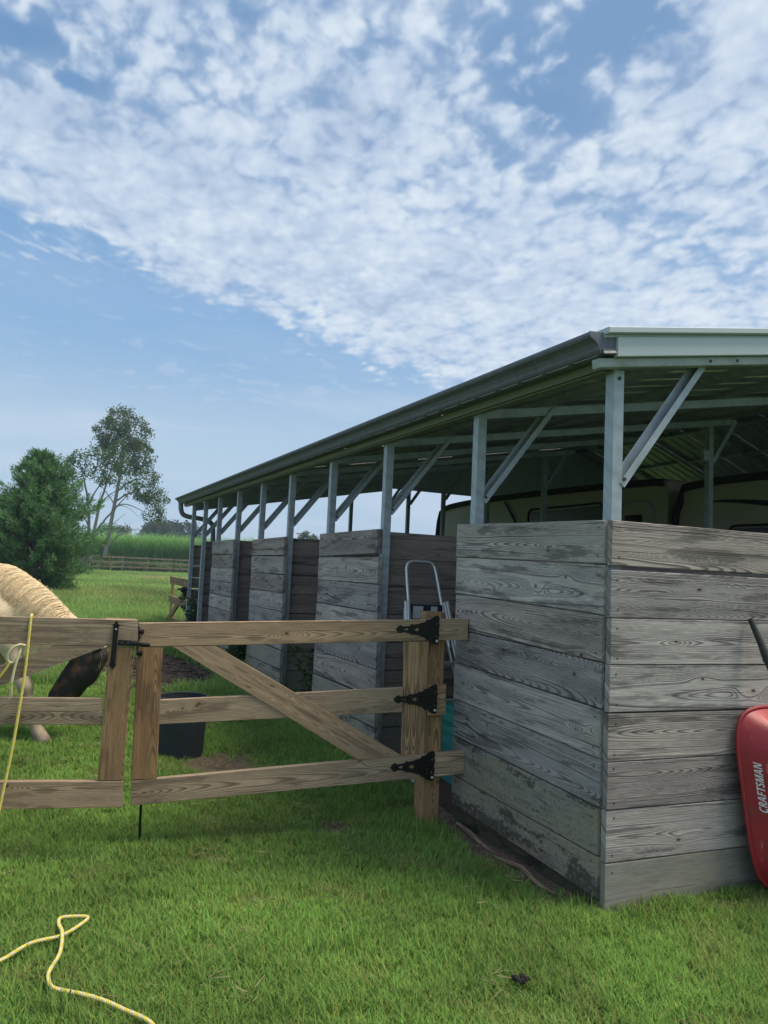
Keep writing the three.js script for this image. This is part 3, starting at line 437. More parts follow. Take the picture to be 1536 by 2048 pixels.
function hinge(parent, x, y, s, f) {
  const g = part('hinge', (() => {
    const t = [[0.000, 0.086], [0.012, 0.080], [0.016, 0.060], [0.012, 0.046], [0.018, 0.03], [0.012, 0], [0.018, -0.03], [0.012, -0.046], [0.016, -0.06], [0.012, -0.08], [0, -0.086], [-0.02, -0.078], [-0.034, -0.070], [-0.040, -0.062], [-0.052, -0.058], [-0.064, -0.060], [-0.070, -0.048], [-0.082, -0.042], [-0.100, -0.040], [-0.108, -0.034], [-0.150, -0.026], [-0.156, -0.032], [-0.164, -0.026], [-0.170, -0.020], [-0.215, -0.014], [-0.226, -0.022], [-0.240, -0.018], [-0.256, 0.0]];
    const pts = [...t, ...t.slice(11, -1).reverse().map(([a, b]) => [a, -b])];
    const sh = new THREE.Shape(pts.map(([a, b]) => new THREE.Vector2(a * s, b * s)));
    const dia = (cx, w, h, cy = 0) => { const p = new THREE.Path(); p.moveTo((cx - w) * s, cy); p.quadraticCurveTo(cx * s, cy + h * s * 0.6, (cx + w * 0.3) * s, cy + h * s); p.lineTo((cx + w) * s, cy); p.lineTo((cx + w * 0.3) * s, cy - h * s); p.quadraticCurveTo(cx * s, cy - h * s * 0.6, (cx - w) * s, cy); return p; };
    sh.holes.push(dia(-0.195, 0.018, 0.010), dia(-0.128, 0.020, 0.013), dia(0, 0.006, 0.012, 0.038 * s), dia(0, 0.006, 0.012, -0.038 * s));
    const e = new THREE.ExtrudeGeometry(sh, { depth: 0.004, bevelEnabled: true, bevelSize: 0.0015, bevelThickness: 0.0015, bevelSegments: 1 });
    const kn = []; for (let k = 0; k < 5; k++) kn.push(cyl(V(-0.030 * s, (-0.062 + k * 0.0255) * s, 0.006), V(-0.030 * s, (-0.041 + k * 0.0255) * s, 0.006), 0.008, 0.008, 8));
    return mergeGeometries([e, ...kn].map(clean));
  })(), M.black, parent);
  const p = f(x, y, 0.003); g.position.copy(p); g.rotation.y = -Math.atan2(gdir.z, gdir.x);
  for (const [a, b] of [[0.003, -0.066], [0.003, 0.066], [-0.16, 0.0], [-0.082, 0.018], [-0.082, -0.018]]) part('bolt', ball(a * s, b * s, 0.007, b === -0.066 ? 0.010 : 0.006), b === -0.066 ? M.bolt : M.black, g);
  return g;
}
{
  const gate = thing('wooden_gate', 'brown timber gate with a diagonal brace and three black strap hinges beside the plank corner', 'gate');
  plankOn(gp, 'top_rail', [-2.047, 1.234], [-0.312, 1.296], [-0.308, 1.163], [-2.038, 1.101], BROWN[0], gate, { seed: 3 });
  plankOn(gp, 'bottom_rail', [-2.030, 0.370], [-0.312, 0.466], [-0.311, 0.322], [-2.022, 0.236], BROWN[4], gate, { seed: 5 });
  plankOn(gp, 'middle_rail', [-1.905, 0.808], [-0.470, 0.873], [-0.468, 0.722], [-1.901, 0.673], BROWN[1], gate, { seed: 7, out: -0.005, th: 0.03 });
  upright(gp, 'upright', -2.045, -1.911, 1.100, -2.031, -1.895, 0.377, BROWN[3], gate, { seed: 9 });
  upright(gp, 'upright', -0.467, -0.314, 1.156, -0.456, -0.312, 0.462, BROWN[2], gate, { seed: 11, out: -0.001 });
  plankOn(gp, 'diagonal_brace', [-1.624, 1.113], [-0.460, 0.459], [-0.743, 0.444], [-1.858, 1.106], BROWN[0], gate, { seed: 21, out: 0.001, uv: { u0: 0.3, v0: 0.1 } });
  hinge(gate, -0.268, 1.232, 1.05, gp); hinge(gate, -0.263, 0.803, 1.05, gp); hinge(gate, -0.264, 0.393, 1.06, gp);
  // cane bolt down to the grass, and the strike pin and pegs on the free edge
  part('drop_rod', cyl(gp(-1.970, 0.31, -0.05), gp(-1.963, -0.01, -0.05), 0.0075, 0.0075, 8), M.black, gate);
  const pts = []; for (let k = 0; k < 9; k++) pts.push(gp(-2.046 + 0.003 * (k % 2) - 0.001 * k * 0.1, 1.21 - k * 0.019, 0.006));
  const pin = part('strike_bar', [tube(pts, 0.0055, 30, 6), ...[1, 3, 5, 7].map((k) => ball(pts[k].x, pts[k].y, pts[k].z, 0.009))], M.black, gate);
  for (const y of [1.188, 1.068]) part('peg', cyl(gp(-2.05, y, 0.008), gp(-2.018, y - 0.002, 0.012), 0.011, 0.013, 10), M.black, pin);
}
{
  const gate = thing('wooden_gate', 'brown timber gate with a yellow rope tied over its top rail at left', 'gate');
  const x0 = -4.55; const yy = (x, a, b) => a;
  plankOn(lp, 'top_rail', [x0, 1.255], [-2.077, 1.262], [-2.068, 1.122], [x0, 1.115], BROWN[1], gate, { seed: 31 });
  plankOn(lp, 'cap_board', [-2.24, 1.265], [-2.085, 1.264], [-2.085, 1.17], [-2.26, 1.172], BROWN[2], gate, { seed: 33, out: -0.042, th: 0.036 });
  plankOn(lp, 'bottom_rail', [x0, 0.445], [-2.096, 0.420], [-2.086, 0.284], [x0, 0.300], BROWN[0], gate, { seed: 35, uv: { u0: 0.7 } });
  plankOn(lp, 'middle_rail', [x0, 0.852], [-2.226, 0.847], [-2.217, 0.710], [x0, 0.712], BROWN[4], gate, { seed: 37, out: -0.005, th: 0.03 });
  upright(lp, 'upright', -2.212, -2.086, 1.117, -2.220, -2.096, 0.424, BROWN[3], gate, { seed: 39, uv: { u0: 0.55 } });
  upright(lp, 'upright', x0, x0 + 0.14, 1.112, x0, x0 + 0.14, 0.448, BROWN[2], gate, { seed: 41 });
  plankOn(lp, 'diagonal_brace', [-2.475, 1.118], [-2.232, 1.118], [-3.78, 0.446], [-4.02, 0.446], BROWN[4], gate, { seed: 43, out: 0.001, uv: { u0: 0.1, v0: 0.2 } });
  // thumb latch handle and slide bolt
  const px = -2.186, h = sub('latch_handle', gate);
  const f0 = (y, o) => lp(px + (y - 1.125) * 0.02, y, o);
  part('grip', [bar(f0(1.205, 0.028), f0(1.052, 0.028), 0.026, 0.010, gn), bar(f0(1.205, 0.004), f0(1.205, 0.03), 0.026, 0.012), bar(f0(1.052, 0.004), f0(1.052, 0.03), 0.026, 0.012)], M.black, h);
  for (const [y, s] of [[1.222, 1], [1.035, -1]]) { const sh = new THREE.Shape(); sh.moveTo(-0.012, -0.02); sh.lineTo(0.012, -0.02); sh.lineTo(0.011, 0); sh.lineTo(0.018, 0.012); sh.lineTo(0.008, 0.02); sh.lineTo(0, 0.034); sh.lineTo(-0.008, 0.02); sh.lineTo(-0.018, 0.012); sh.lineTo(-0.011, 0); sh.closePath(); const e = new THREE.ExtrudeGeometry(sh, { depth: 0.003, bevelEnabled: true, bevelSize: 0.001, bevelThickness: 0.001, bevelSegments: 1 }); if (s < 0) e.rotateZ(Math.PI); e.rotateY(-Math.atan2(ldir.z, ldir.x)); const p = f0(y, 0.003); e.translate(p.x, p.y, p.z); part('finial', e, M.black, h); part('bolt', ball(...f0(y - s * 0.012, 0.007).toArray(), 0.005), M.bolt, h); }
  const b = sub('slide_bolt', gate), bq = (x, y, o) => lp(x, y, o);
  part('plate', bar(bq(-2.168, 1.143, 0.006), bq(-2.070, 1.138, 0.006), 0.006, 0.030, V(0, 1, 0)), M.black, b);
  part('bar', [bar(bq(-2.105, 1.140, 0.018), bq(-2.02, 1.134, 0.018), 0.014, 0.022), cyl(bq(-2.05, 1.137, 0.02), bq(-2.008, 1.133, 0.02), 0.009, 0.009, 8)], M.black, b);
  for (const x of [-2.150, -2.118]) part('bolt', cyl(bq(x, 1.1425, 0.006), bq(x, 1.1425, 0.013), 0.009, 0.008, 10), M.screw, b);
}
{
  const pst = thing('gate_post', 'square brown timber post carrying the gate hinges, with short board stubs', 'post');
  const off = -TH - 0.001;
  upright(gp, 'shaft', -0.308, -0.190, 1.340, -0.300, -0.186, -0.08, BROWN[3], pst, { seed: 51, out: off, th: 0.145, uv: { u0: 0.1, c: 0.005 } });
  plankOn(gp, 'board_stub', [-0.304, 1.298], [-0.052, 1.308], [-0.050, 1.173], [-0.302, 1.164], BROWN[1], pst, { seed: 53, uv: { u0: 0.6 } });
  plankOn(gp, 'board_stub', [-0.306, 0.466], [-0.046, 0.477], [-0.044, 0.334], [-0.304, 0.322], BROWN[4], pst, { seed: 55, uv: { u0: 0.4 } });
  plankOn(gp, 'spacer_block', [-0.309, 0.888], [-0.186, 0.892], [-0.184, 0.703], [-0.307, 0.700], BROWN[2], pst, { seed: 57, uv: { u0: 0.2, vs: 2 / 0.142 } });
}

// ------------------------------------------------------------------ rope
const ropeMat = new THREE.MeshStandardMaterial({ color: new THREE.Color().setRGB(0.80, 0.68, 0.10), roughness: 0.6, bumpMap: bumpNoise, bumpScale: 0.002 });
const ropePale = new THREE.MeshStandardMaterial({ color: new THREE.Color().setRGB(0.74, 0.68, 0.42), roughness: 0.65, bumpMap: bumpNoise, bumpScale: 0.002 });
function rope(pts, r, strands = [0, 1, 2, 3], pitch = 0.045, only = null) {
  const curve = new THREE.CatmullRomCurve3(pts, false, 'centripetal'), L = curve.getLength(), n = Math.ceil(L / 0.006), fr = curve.computeFrenetFrames(n), out = [];
  // frames of the sampled curve, strands wound round it
  for (const s of strands) { const q = []; for (let i = 0; i <= n; i++) { const p = curve.getPointAt(i / n), a = s / 4 * 6.2832 + i / n * L / pitch * 6.2832; q.push(p.addScaledVector(fr.normals[i], Math.cos(a) * r * 0.5).addScaledVector(fr.binormals[i], Math.sin(a) * r * 0.5)); } out.push(new THREE.TubeGeometry(new THREE.CatmullRomCurve3(q), n, r * 0.58, 5)); }
  return out;
}
{
  const t = thing('rope', 'yellow rope knotted over the gate rail and hanging down at the left edge', 'rope');
  const q = (x, y, o) => lp(x, y, o);
  const hang = [q(-2.603, 1.12, -0.050), q(-2.600, 1.22, -0.050), q(-2.599, 1.262, -0.046), q(-2.598, 1.272, -0.02), q(-2.598, 1.266, 0.004), q(-2.599, 1.24, 0.010), q(-2.601, 1.13, 0.012), q(-2.606, 0.97, 0.014), q(-2.618, 0.79, 0.02), q(-2.632, 0.61, 0.03), q(-2.655, 0.41, 0.04), q(-2.68, 0.2, 0.06), q(-2.70, 0.06, 0.09), q(-2.75, 0.02, 0.16)];
  const m1 = part('strand', rope(hang, 0.0074, [0, 1, 2]), ropeMat, t); part('strand', rope(hang, 0.0074, [3]), ropePale, t);
  const loop = [q(-2.612, 1.115, 0.012), q(-2.64, 1.122, 0.03), q(-2.680, 1.09, 0.035), q(-2.690, 1.045, 0.03), q(-2.672, 1.028, 0.022), q(-2.648, 1.045, 0.018), q(-2.634, 1.09, 0.016), q(-2.630, 1.118, 0.014), q(-2.640, 1.07, 0.026), q(-2.655, 0.99, 0.03), q(-2.662, 0.93, 0.03)];
  part('loop', rope(loop, 0.007, [0, 1, 2, 3]), ropePale, t);
  part('loose_end', rope([q(-2.676, 1.030, 0.03), q(-2.70, 0.985, 0.03), q(-2.735, 0.93, 0.028), q(-2.78, 0.86, 0.03), q(-2.80, 0.6, 0.03), q(-2.82, 0.3, 0.04)], 0.0062), ropeMat, t);
  const fr = []; const r = rng(5); for (let k = 0; k < 16; k++) { const a = q(-2.660, 0.945, 0.03), b = a.clone().add(V((r() - 0.6) * 0.02, -0.075 - r() * 0.03, (r() - 0.5) * 0.016)); fr.push(cyl(a, b, 0.0018, 0.001, 4)); }
  part('frayed_end', fr, ropePale, t);
  const g = thing('rope', 'yellow rope lying in a zigzag bend on the near grass', 'rope');
  const ground = [[-2.95, -0.12], [-2.78, -0.24], [-2.616, -0.338], [-2.512, -0.439], [-2.401, -0.464], [-2.337, -0.522], [-2.289, -0.603], [-2.346, -0.632], [-2.395, -0.634], [-2.405, -0.581], [-2.397, -0.464], [-2.41, -0.321], [-2.454, -0.172], [-2.452, -0.104], [-2.44, -0.064], [-2.353, 0.01], [-2.283, 0.075], [-2.225, 0.151], [-2.15, 0.26], [-2.12, 0.42]].map(([x, z], i) => V(x, G(x, z) + 0.045 + (i === 10 ? 0.012 : 0), z));
  part('strand', rope(ground, 0.0076, [0, 1]), ropeMat, g); part('strand', rope(ground, 0.0076, [2, 3]), ropePale, g);
}

// ------------------------------------------------------------------ things about the yard
{
  const y = G(-1.44, -3.2), t = thing('water_tub', 'tall black plastic tub standing in grass behind the gate', 'tub', [-1.445, y - 0.01, -3.19]);
  const m = new THREE.MeshStandardMaterial({ color: new THREE.Color().setRGB(0.014, 0.022, 0.030), roughness: 0.7, bumpMap: bumpNoise, bumpScale: 0.004 });
  part('body', new THREE.LatheGeometry([[0, 0], [0.168, 0], [0.174, 0.01], [0.182, 0.25], [0.188, 0.45], [0.180, 0.45], [0.174, 0.25], [0.165, 0.03], [0, 0.03]].map((p) => new THREE.Vector2(...p)), 40), m, t);
  const rim = new THREE.TorusGeometry(0.188, 0.010, 8, 40); rim.rotateX(Math.PI / 2); rim.translate(0, 0.452, 0); part('rim', rim, m, t);
}
{
  const t = thing('feed_bin', 'teal plastic storage bin behind the gate post', 'bin');
  const m = new THREE.MeshStandardMaterial({ color: new THREE.Color().setRGB(0.02, 0.20, 0.18), roughness: 0.45 });
  const y0 = G(0.3, -2.1); part('body', [box(0.32, 0.88, y0, y0 + 0.46, -2.32, -1.92, 0.02), box(0.30, 0.90, y0 + 0.38, y0 + 0.43, -2.34, -1.90, 0.01)], m, t);
  const lid = part('lid', [box(0.295, 0.905, y0 + 0.465, y0 + 0.53, -2.345, -1.895, 0.02), box(0.36, 0.84, y0 + 0.53, y0 + 0.56, -2.28, -1.96, 0.012)], m, t);
  part('latch', box(0.40, 0.46, y0 + 0.43, y0 + 0.5, -1.894, -1.885, 0.003), M.blackDull, t);
}
{
  const t = thing('step_ladder', 'folded aluminium step ladder with a curved handle leaning on the stall divider', 'ladder');
  const zT = -2.68, zB = -2.15, zz = (y) => lerp(zB, zT, y / 1.7), q = (x, y, o = 0) => V(x, y, zz(y) + o);
  part('handle', tube([q(0.175, 1.0), q(0.183, 1.3), q(0.190, 1.56), q(0.196, 1.63), q(0.215, 1.668), q(0.250, 1.684), q(0.33, 1.688), q(0.415, 1.682), q(0.448, 1.664), q(0.464, 1.625), q(0.472, 1.55), q(0.492, 1.3), q(0.515, 1.0)], 0.0135, 70, 10), M.alu, t);
  for (const [xt, xb] of [[0.160, 0.06], [0.518, 0.66]]) { part('rail', [bar(q(xt, 1.36, 0.03), q(xb, G(0.3, -2.1), 0.03), 0.022, 0.055, V(0, 0, 1)), bar(q(xt, 1.36, 0.012), q(xb, 0.12, 0.012), 0.038, 0.006, V(0, 0, 1))], M.alu, t); part('rear_rail', bar(q(xt + (xt < 0.3 ? 0.015 : -0.015), 1.30, -0.06), q(xb, 0.15, -0.06), 0.02, 0.03, V(0, 0, 1)), M.alu, t); }
  for (const y of [0.32, 0.60, 0.88]) { const k = (1.36 - y) / 1.3; part('step', box(lerp(0.16, 0.06, k), lerp(0.518, 0.66, k), y - 0.02, y + 0.012, zz(y) - 0.02, zz(y) + 0.06, 0.004), M.alu, t); }
  const top = part('top_tray', box(0.200, 0.478, 1.215, 1.335, zz(1.28) - 0.02, zz(1.28) + 0.015, 0.008), new THREE.MeshStandardMaterial({ color: new THREE.Color().setRGB(0.02, 0.025, 0.06), roughness: 0.5 }), t);
  const paper = new THREE.MeshStandardMaterial({ color: new THREE.Color().setRGB(0.6, 0.63, 0.66), roughness: 0.7 });
  for (const [a, b] of [[0.207, 0.300], [0.372, 0.432]]) part('sticker', box(a, b, 1.222, 1.322, zz(1.28) + 0.014, zz(1.28) + 0.0175, 0.001), paper, top);
}
{
  // wheelbarrow tipped up on its nose, its tray against the front wall
  const t = thing('wheelbarrow', 'red steel wheelbarrow tipped up against the front plank wall', 'wheelbarrow');
  const red = new THREE.MeshStandardMaterial({ map: texture(512, 512, speckle(9, 512, 512, (x, y) => { const n = 1 + 0.22 * fbm(x * 9, y * 9, 5), rust = sst(0.22, 0.5, fbm(x * 5 + 4, y * 5 + 1, 5)) * 0.75, sc = sst(0.42, 0.5, fbm(x * 60, y * 7 + 3, 3)) * 0.7; return [lerp(0.33 * n, 0.16, rust) + sc * 0.2, lerp(0.018 * n, 0.05, rust) + sc * 0.12, lerp(0.028 * n, 0.025, rust) + sc * 0.12]; }), true), roughness: 0.5, bumpMap: bumpNoise, bumpScale: 0.001 });
  const cx = 1.165, N = 96, lean = (y) => 0.155 - 0.095 * y;
  const ringAt = (inset, out) => { const a = []; for (let k = 0; k < N; k++) { const th = k / N * 6.28318, cs = Math.cos(th), sn = Math.sin(th), e = 0.42; const y = 0.49 + (0.455 - inset) * Math.sign(sn) * Math.abs(sn) ** e, hw = lerp(0.292, 0.385, clamp((y - 0.03) / 0.92)) - inset; a.push(V(cx + hw * Math.sign(cs) * Math.abs(cs) ** e, y, lean(y) + out)); } return a; };
  const loops = [ringAt(0, 0.0), ringAt(0.006, 0.01), ringAt(0.035, 0.05), ringAt(0.085, 0.13), ringAt(0.125, 0.19), ringAt(0.165, 0.215), ringAt(0.24, 0.22)], P = [], UV = [], idx = [];
  loops.forEach((L) => L.forEach((p) => { P.push(p.x, p.y, p.z); UV.push(p.x * 1.2, p.y * 1.2); }));
  for (let i = 0; i < loops.length - 1; i++) for (let k = 0; k < N; k++) { const a = i * N + k, b = i * N + (k + 1) % N, c = a + N, d = b + N; idx.push(a, b, d, a, d, c); }
  const last = (loops.length - 1) * N; P.push(cx, 0.49, lean(0.49) + 0.222); UV.push(cx, 0.5); for (let k = 0; k < N; k++) idx.push(last + k, last + (k + 1) % N, P.length / 3 - 1);
  const g = new THREE.BufferGeometry(); g.setAttribute('position', new THREE.Float32BufferAttribute(P, 3)); g.setAttribute('uv', new THREE.Float32BufferAttribute(UV, 2)); g.setIndex(idx); g.computeVertexNormals(); red.side = THREE.DoubleSide;
  const tray = part('tray', g, red, t);
  const rimG = new THREE.TubeGeometry(new THREE.CatmullRomCurve3(ringAt(-0.004, 0.002), true), 140, 0.0105, 8, true); part('rim', rimG, red, tray);
  const font = await new FontLoader().loadAsync('fonts/droid/droid_sans_bold.typeface.json');
  const tg = new TextGeometry('CRAFTSMAN', { font, size: 0.040, depth: 0.002, curveSegments: 4, bevelEnabled: false }); tg.computeBoundingBox();
  const W0 = tg.boundingBox.max.x; tg.scale(0.245 / W0, 1, 1); tg.applyMatrix4(new THREE.Matrix4().set(1, 0.18, 0, 0, 0, 1, 0, 0, 0, 0, 1, 0, 0, 0, 0, 1)); const tp = tg.attributes.position;   // laid along the sloping side of the tray, reading upwards
  for (let i = 0; i < tp.count; i++) { const y = 0.435 + tp.getX(i), up = tp.getY(i), d = tp.getZ(i) + 0.003, ins = 0.058 - up * 0.53, hw = lerp(0.292, 0.385, clamp((y - 0.03) / 0.92)); tp.setXYZ(i, cx - hw + ins + 0.002 - d * 0.85, y, lean(y) + 0.05 + (ins - 0.035) * 1.6 + d * 0.53); }
  tg.computeVertexNormals();
  part('lettering', tg, new THREE.MeshStandardMaterial({ color: new THREE.Color().setRGB(0.72, 0.72, 0.74), roughness: 0.6 }), tray);
  const timber = BROWN[3];
  for (const s of [-1, 1]) {
    const a = V(cx + s * 0.265, 1.42, 0.075), b = V(cx + s * 0.12, 0.70, 0.34), e = V(cx + s * 0.05, -0.0 + 0.2, 0.46), d = b.clone().sub(a).normalize();
    const h = part('handle', [bar(a.clone().addScaledVector(d, 0.2), b, 0.034, 0.042, V(0, 0, 1), 0.006), bar(b, e, 0.034, 0.042, V(0, 0, 1), 0.006)], woodMat({ map: timber.map, bumpMap: timber.bumpMap }, { color: new THREE.Color().setRGB(0.36, 0.22, 0.18), bumpScale: 0.0005 }), t);
    part('grip', [cyl(a, a.clone().addScaledVector(d, 0.15), 0.0145, 0.0185, 14), cyl(a.clone().addScaledVector(d, 0.15), a.clone().addScaledVector(d, 0.235), 0.0185, 0.027, 14)], new THREE.MeshStandardMaterial({ color: new THREE.Color().setRGB(0.03, 0.032, 0.034), roughness: 0.75 }), h);
    part('leg', tube([V(cx + s * 0.16, 0.86, 0.3), V(cx + s * 0.2, 0.8, 0.5), V(cx + s * 0.2, 0.66, 0.52), V(cx + s * 0.14, 0.55, 0.36)], 0.012, 20, 6), M.black, t);
  }
  const wh = sub('wheel', t), ty2 = new THREE.TorusGeometry(0.15, 0.045, 10, 28); ty2.rotateY(Math.PI / 2); ty2.translate(cx, 0.2, 0.5); part('tyre', ty2, M.blackDull, wh); part('rim', cyl(V(cx - 0.03, 0.2, 0.5), V(cx + 0.03, 0.2, 0.5), 0.11, 0.11, 18), red, wh);
}
{
  const t = thing('weathered_stick', 'long weathered grey strip of wood lying in dirt along the wall base', 'stick');
  const L = [[-0.02, -1.30], [-0.05, -1.1], [-0.065, -0.92], [-0.085, -0.75], [-0.075, -0.52], [-0.10, -0.34], [-0.115, -0.18]].map(([x, z], i) => V(x - 0.03, G(x, z) + 0.022 + 0.008 * Math.sin(i * 2.2), z));
  part('wood', [taper(L.slice(0, 4), [0.011, 0.016, 0.012, 0.005], 6), taper(L.slice(3).map((p, i) => p.clone().add(V(i ? 0 : -0.03, 0, i ? 0 : 0.02))), [0.006, 0.014, 0.012, 0.006], 6)], woodMat({ map: BROWN[4].map, bumpMap: BROWN[4].bumpMap }, { color: new THREE.Color().setRGB(0.80, 0.78, 0.78) }), t);
  const c = thing('dirt_clod', 'small dark clod of dirt lying in the near grass', 'clod'), r = rng(8), parts = [];
  for (let k = 0; k < 7; k++) { const g = new THREE.IcosahedronGeometry(0.008 + 0.009 * r(), 2), p = g.attributes.position; for (let i = 0; i < p.count; i++) { const s = 1 + 0.5 * pn(p.getX(i) * 90 + k * 5, p.getY(i) * 90 + p.getZ(i) * 60); p.setXYZ(i, p.getX(i) * s, p.getY(i) * s * 0.8, p.getZ(i) * s); } g.computeVertexNormals(); g.translate(-0.785 + (r() - 0.5) * 0.085, G(-0.78, 0.46) + 0.045 + r() * 0.008, 0.463 + (r() - 0.5) * 0.03); parts.push(g); }
  part('clod', parts, new THREE.MeshStandardMaterial({ color: new THREE.Color().setRGB(0.014, 0.012, 0.011), roughness: 1 }), c);
}
{
  // open gate at the far corner of the barn
  const t = thing('wooden_gate', 'small weathered gate standing open at the far end of the barn', 'gate');
  const A = V(0.0, 0, -11.06), B = V(0.012, 0, -13.0), far = (s, y, o = 0) => A.clone().lerp(B, s).setY(y).add(V(-o, 0, 0));
  const th = V(0.036, 0, 0), pl = (n, a, b, c, d, m) => part(n, board(far(...a), far(...b), far(...c), far(...d), th, { ...brownUV(61) }), m, t);
  const mm = woodMat({ map: BROWN[2].map, bumpMap: BROWN[2].bumpMap }, { color: new THREE.Color().setRGB(0.8, 0.82, 0.85) });
  for (const y of [1.30, 0.92, 0.52]) pl(y > 1.2 ? 'top_rail' : 'rail', [0.02, y], [0.98, y + 0.025], [0.98, y - 0.115], [0.02, y - 0.14], mm);
  for (const s of [0.02, 0.92]) part('upright', board(far(s, 1.28, -0.037), far(s, 0.4, -0.037), far(s + 0.07, 0.4, -0.037), far(s + 0.07, 1.28, -0.037), th, brownUV(65)), BROWN[2], t);
  pl('diagonal_brace', [0.04, 1.17, 0.004], [0.93, 0.54, 0.004], [0.93, 0.42, 0.004], [0.04, 1.04, 0.004], mm);
  part('latch', [ball(-0.06, 1.12, -11.04, 0.055), bar(V(-0.16, 1.13, -11.05), V(0.02, 1.12, -11.0), 0.03), ball(-0.04, 1.05, -11.02, 0.04)], M.blackDull, t);
}

// ------------------------------------------------------------------ horse
{
  const R = rng(99), horse = thing('horse', 'cream coated horse with dark muddy face grazing behind the gate', 'horse', [-2.385, G(-2.385, -3.83) - 0.005, -3.83], -0.436);
  horse.scale.set(0.985, 0.965, 1);
  // joints: x forward, y up, z towards the viewer
  const J = [];
  const bone = (a, b, ra, rb, tagc = 0) => J.push([V(...a), V(...b), ra, rb, tagc]);
  bone([-0.62, 1.02, 0], [-1.25, 1.00, 0], 0.325, 0.34); bone([-1.25, 1.0, 0], [-1.72, 1.08, 0], 0.34, 0.31); bone([-0.58, 1.25, 0], [-1.05, 1.2, 0], 0.16, 0.2); bone([-1.05, 1.2, 0], [-1.7, 1.25, 0], 0.2, 0.19);
  bone([-0.45, 1.0, 0], [-0.62, 1.08, 0], 0.24, 0.3);
  bone([-0.44, 1.20, 0], [-0.18, 1.04, 0], 0.21, 0.17); bone([-0.18, 1.04, 0], [0.07, 0.86, 0], 0.180, 0.145); bone([0.07, 0.86, 0], [0.29, 0.70, 0], 0.145, 0.115); bone([-0.28, 0.98, 0], [0.02, 0.86, 0], 0.18, 0.13);
  bone([0.33, 0.70, 0], [0.25, 0.56, 0], 0.115, 0.125, 1); bone([0.28, 0.62, 0], [0.18, 0.44, 0], 0.105, 0.09, 1); bone([0.18, 0.44, 0], [0.07, 0.25, 0], 0.088, 0.07, 1); bone([0.19, 0.55, 0], [0.06, 0.36, 0], 0.10, 0.075, 1); bone([0.07, 0.25, 0], [0.04, 0.19, 0], 0.074, 0.066, 1);
  for (const s of [-1, 1]) { bone([0.335, 0.75, s * 0.07], [0.385, 0.80, s * 0.09], 0.034, 0.03, 1); bone([0.385, 0.80, s * 0.09], [0.40, 0.87, s * 0.10], 0.03, 0.012, 1); bone([0.265, 0.58, s * 0.085], [0.27, 0.56, s * 0.085], 0.03, 0.03, 1); bone([0.085, 0.25, s * 0.04], [0.07, 0.245, s * 0.042], 0.024, 0.02, 1); }
  // near fore leg reaching forward, far fore leg back; hind legs
  const leg = (z, p) => { for (let i = 0; i < p.length - 1; i++) bone([p[i][0], p[i][1], z], [p[i + 1][0], p[i + 1][1], z], p[i][2], p[i + 1][2], 2); };
  leg(0.16, [[-0.42, 1.0, 0.15], [-0.30, 0.80, 0.085], [-0.165, 0.50, 0.048], [-0.14, 0.44, 0.048], [-0.065, 0.20, 0.028], [-0.045, 0.15, 0.036], [0.0, 0.075, 0.040], [0.03, 0.03, 0.058]]);
  leg(-0.16, [[-0.50, 1.0, 0.16], [-0.55, 0.82, 0.12], [-0.56, 0.50, 0.062], [-0.565, 0.44, 0.06], [-0.575, 0.20, 0.036], [-0.575, 0.15, 0.043], [-0.54, 0.075, 0.040], [-0.51, 0.03, 0.058]]);
  for (const [z, dx] of [[0.17, 0.1], [-0.17, -0.18]]) leg(z, [[-1.68, 1.1, 0.24], [-1.52 + dx * 0.4, 0.80, 0.16], [-1.75 + dx, 0.56, 0.075], [-1.80 + dx, 0.49, 0.062], [-1.74 + dx, 0.20, 0.04], [-1.74 + dx, 0.15, 0.046], [-1.70 + dx, 0.075, 0.042], [-1.67 + dx, 0.03, 0.06]]);
  const sd = (p, b) => { const pa = p.clone().sub(b[0]), ba = b[1].clone().sub(b[0]), h = clamp(pa.dot(ba) / ba.lengthSq()); return pa.addScaledVector(ba, -h).length() - lerp(b[2], b[3], h); };
  const smin = (a, b, k) => { const h = Math.max(k - Math.abs(a - b), 0) / k; return Math.min(a, b) - h * h * k * 0.25; };
  function field(p, set) { let d = 1; for (const b of set) d = smin(d, sd(p, b), b[4] === 1 ? 0.035 : b[4] === 2 ? 0.05 : 0.11); return d; }
  function march(c, half, n, set) {
    const mc = new MarchingCubes(n, new THREE.MeshBasicMaterial(), false, false, 260000); mc.isolation = 0; const p = V(0, 0, 0), hs = n / 2;
    const boxes = set.map((b) => ({ lo: b[0].clone().min(b[1]).addScalar(-Math.max(b[2], b[3]) - 0.12), hi: b[0].clone().max(b[1]).addScalar(Math.max(b[2], b[3]) + 0.12) }));
    for (let k = 0; k < n; k++) for (let j = 0; j < n; j++) for (let i = 0; i < n; i++) { p.set(c[0] + (i - hs) / hs * half, c[1] + (j - hs) / hs * half, c[2] + (k - hs) / hs * half); let d = 1; for (let q = 0; q < set.length; q++) { const B = boxes[q]; if (p.x < B.lo.x || p.y < B.lo.y || p.z < B.lo.z || p.x > B.hi.x || p.y > B.hi.y || p.z > B.hi.z) continue; d = smin(d, sd(p, set[q]), set[q][4] === 1 ? 0.035 : set[q][4] === 2 ? 0.05 : 0.11); } mc.field[i + j * n + k * n * n] = -d; }
    mc.update(); const cnt = mc.count, P = new Float32Array(cnt * 3), N = new Float32Array(cnt * 3);
    for (let i = 0; i < cnt; i++) { for (let q = 0; q < 3; q++) P[i * 3 + q] = mc.positionArray[i * 3 + q] * half + c[q]; const a = V(mc.normalArray[i * 3], mc.normalArray[i * 3 + 1], mc.normalArray[i * 3 + 2]).normalize(); N.set([a.x, a.y, a.z], i * 3); }
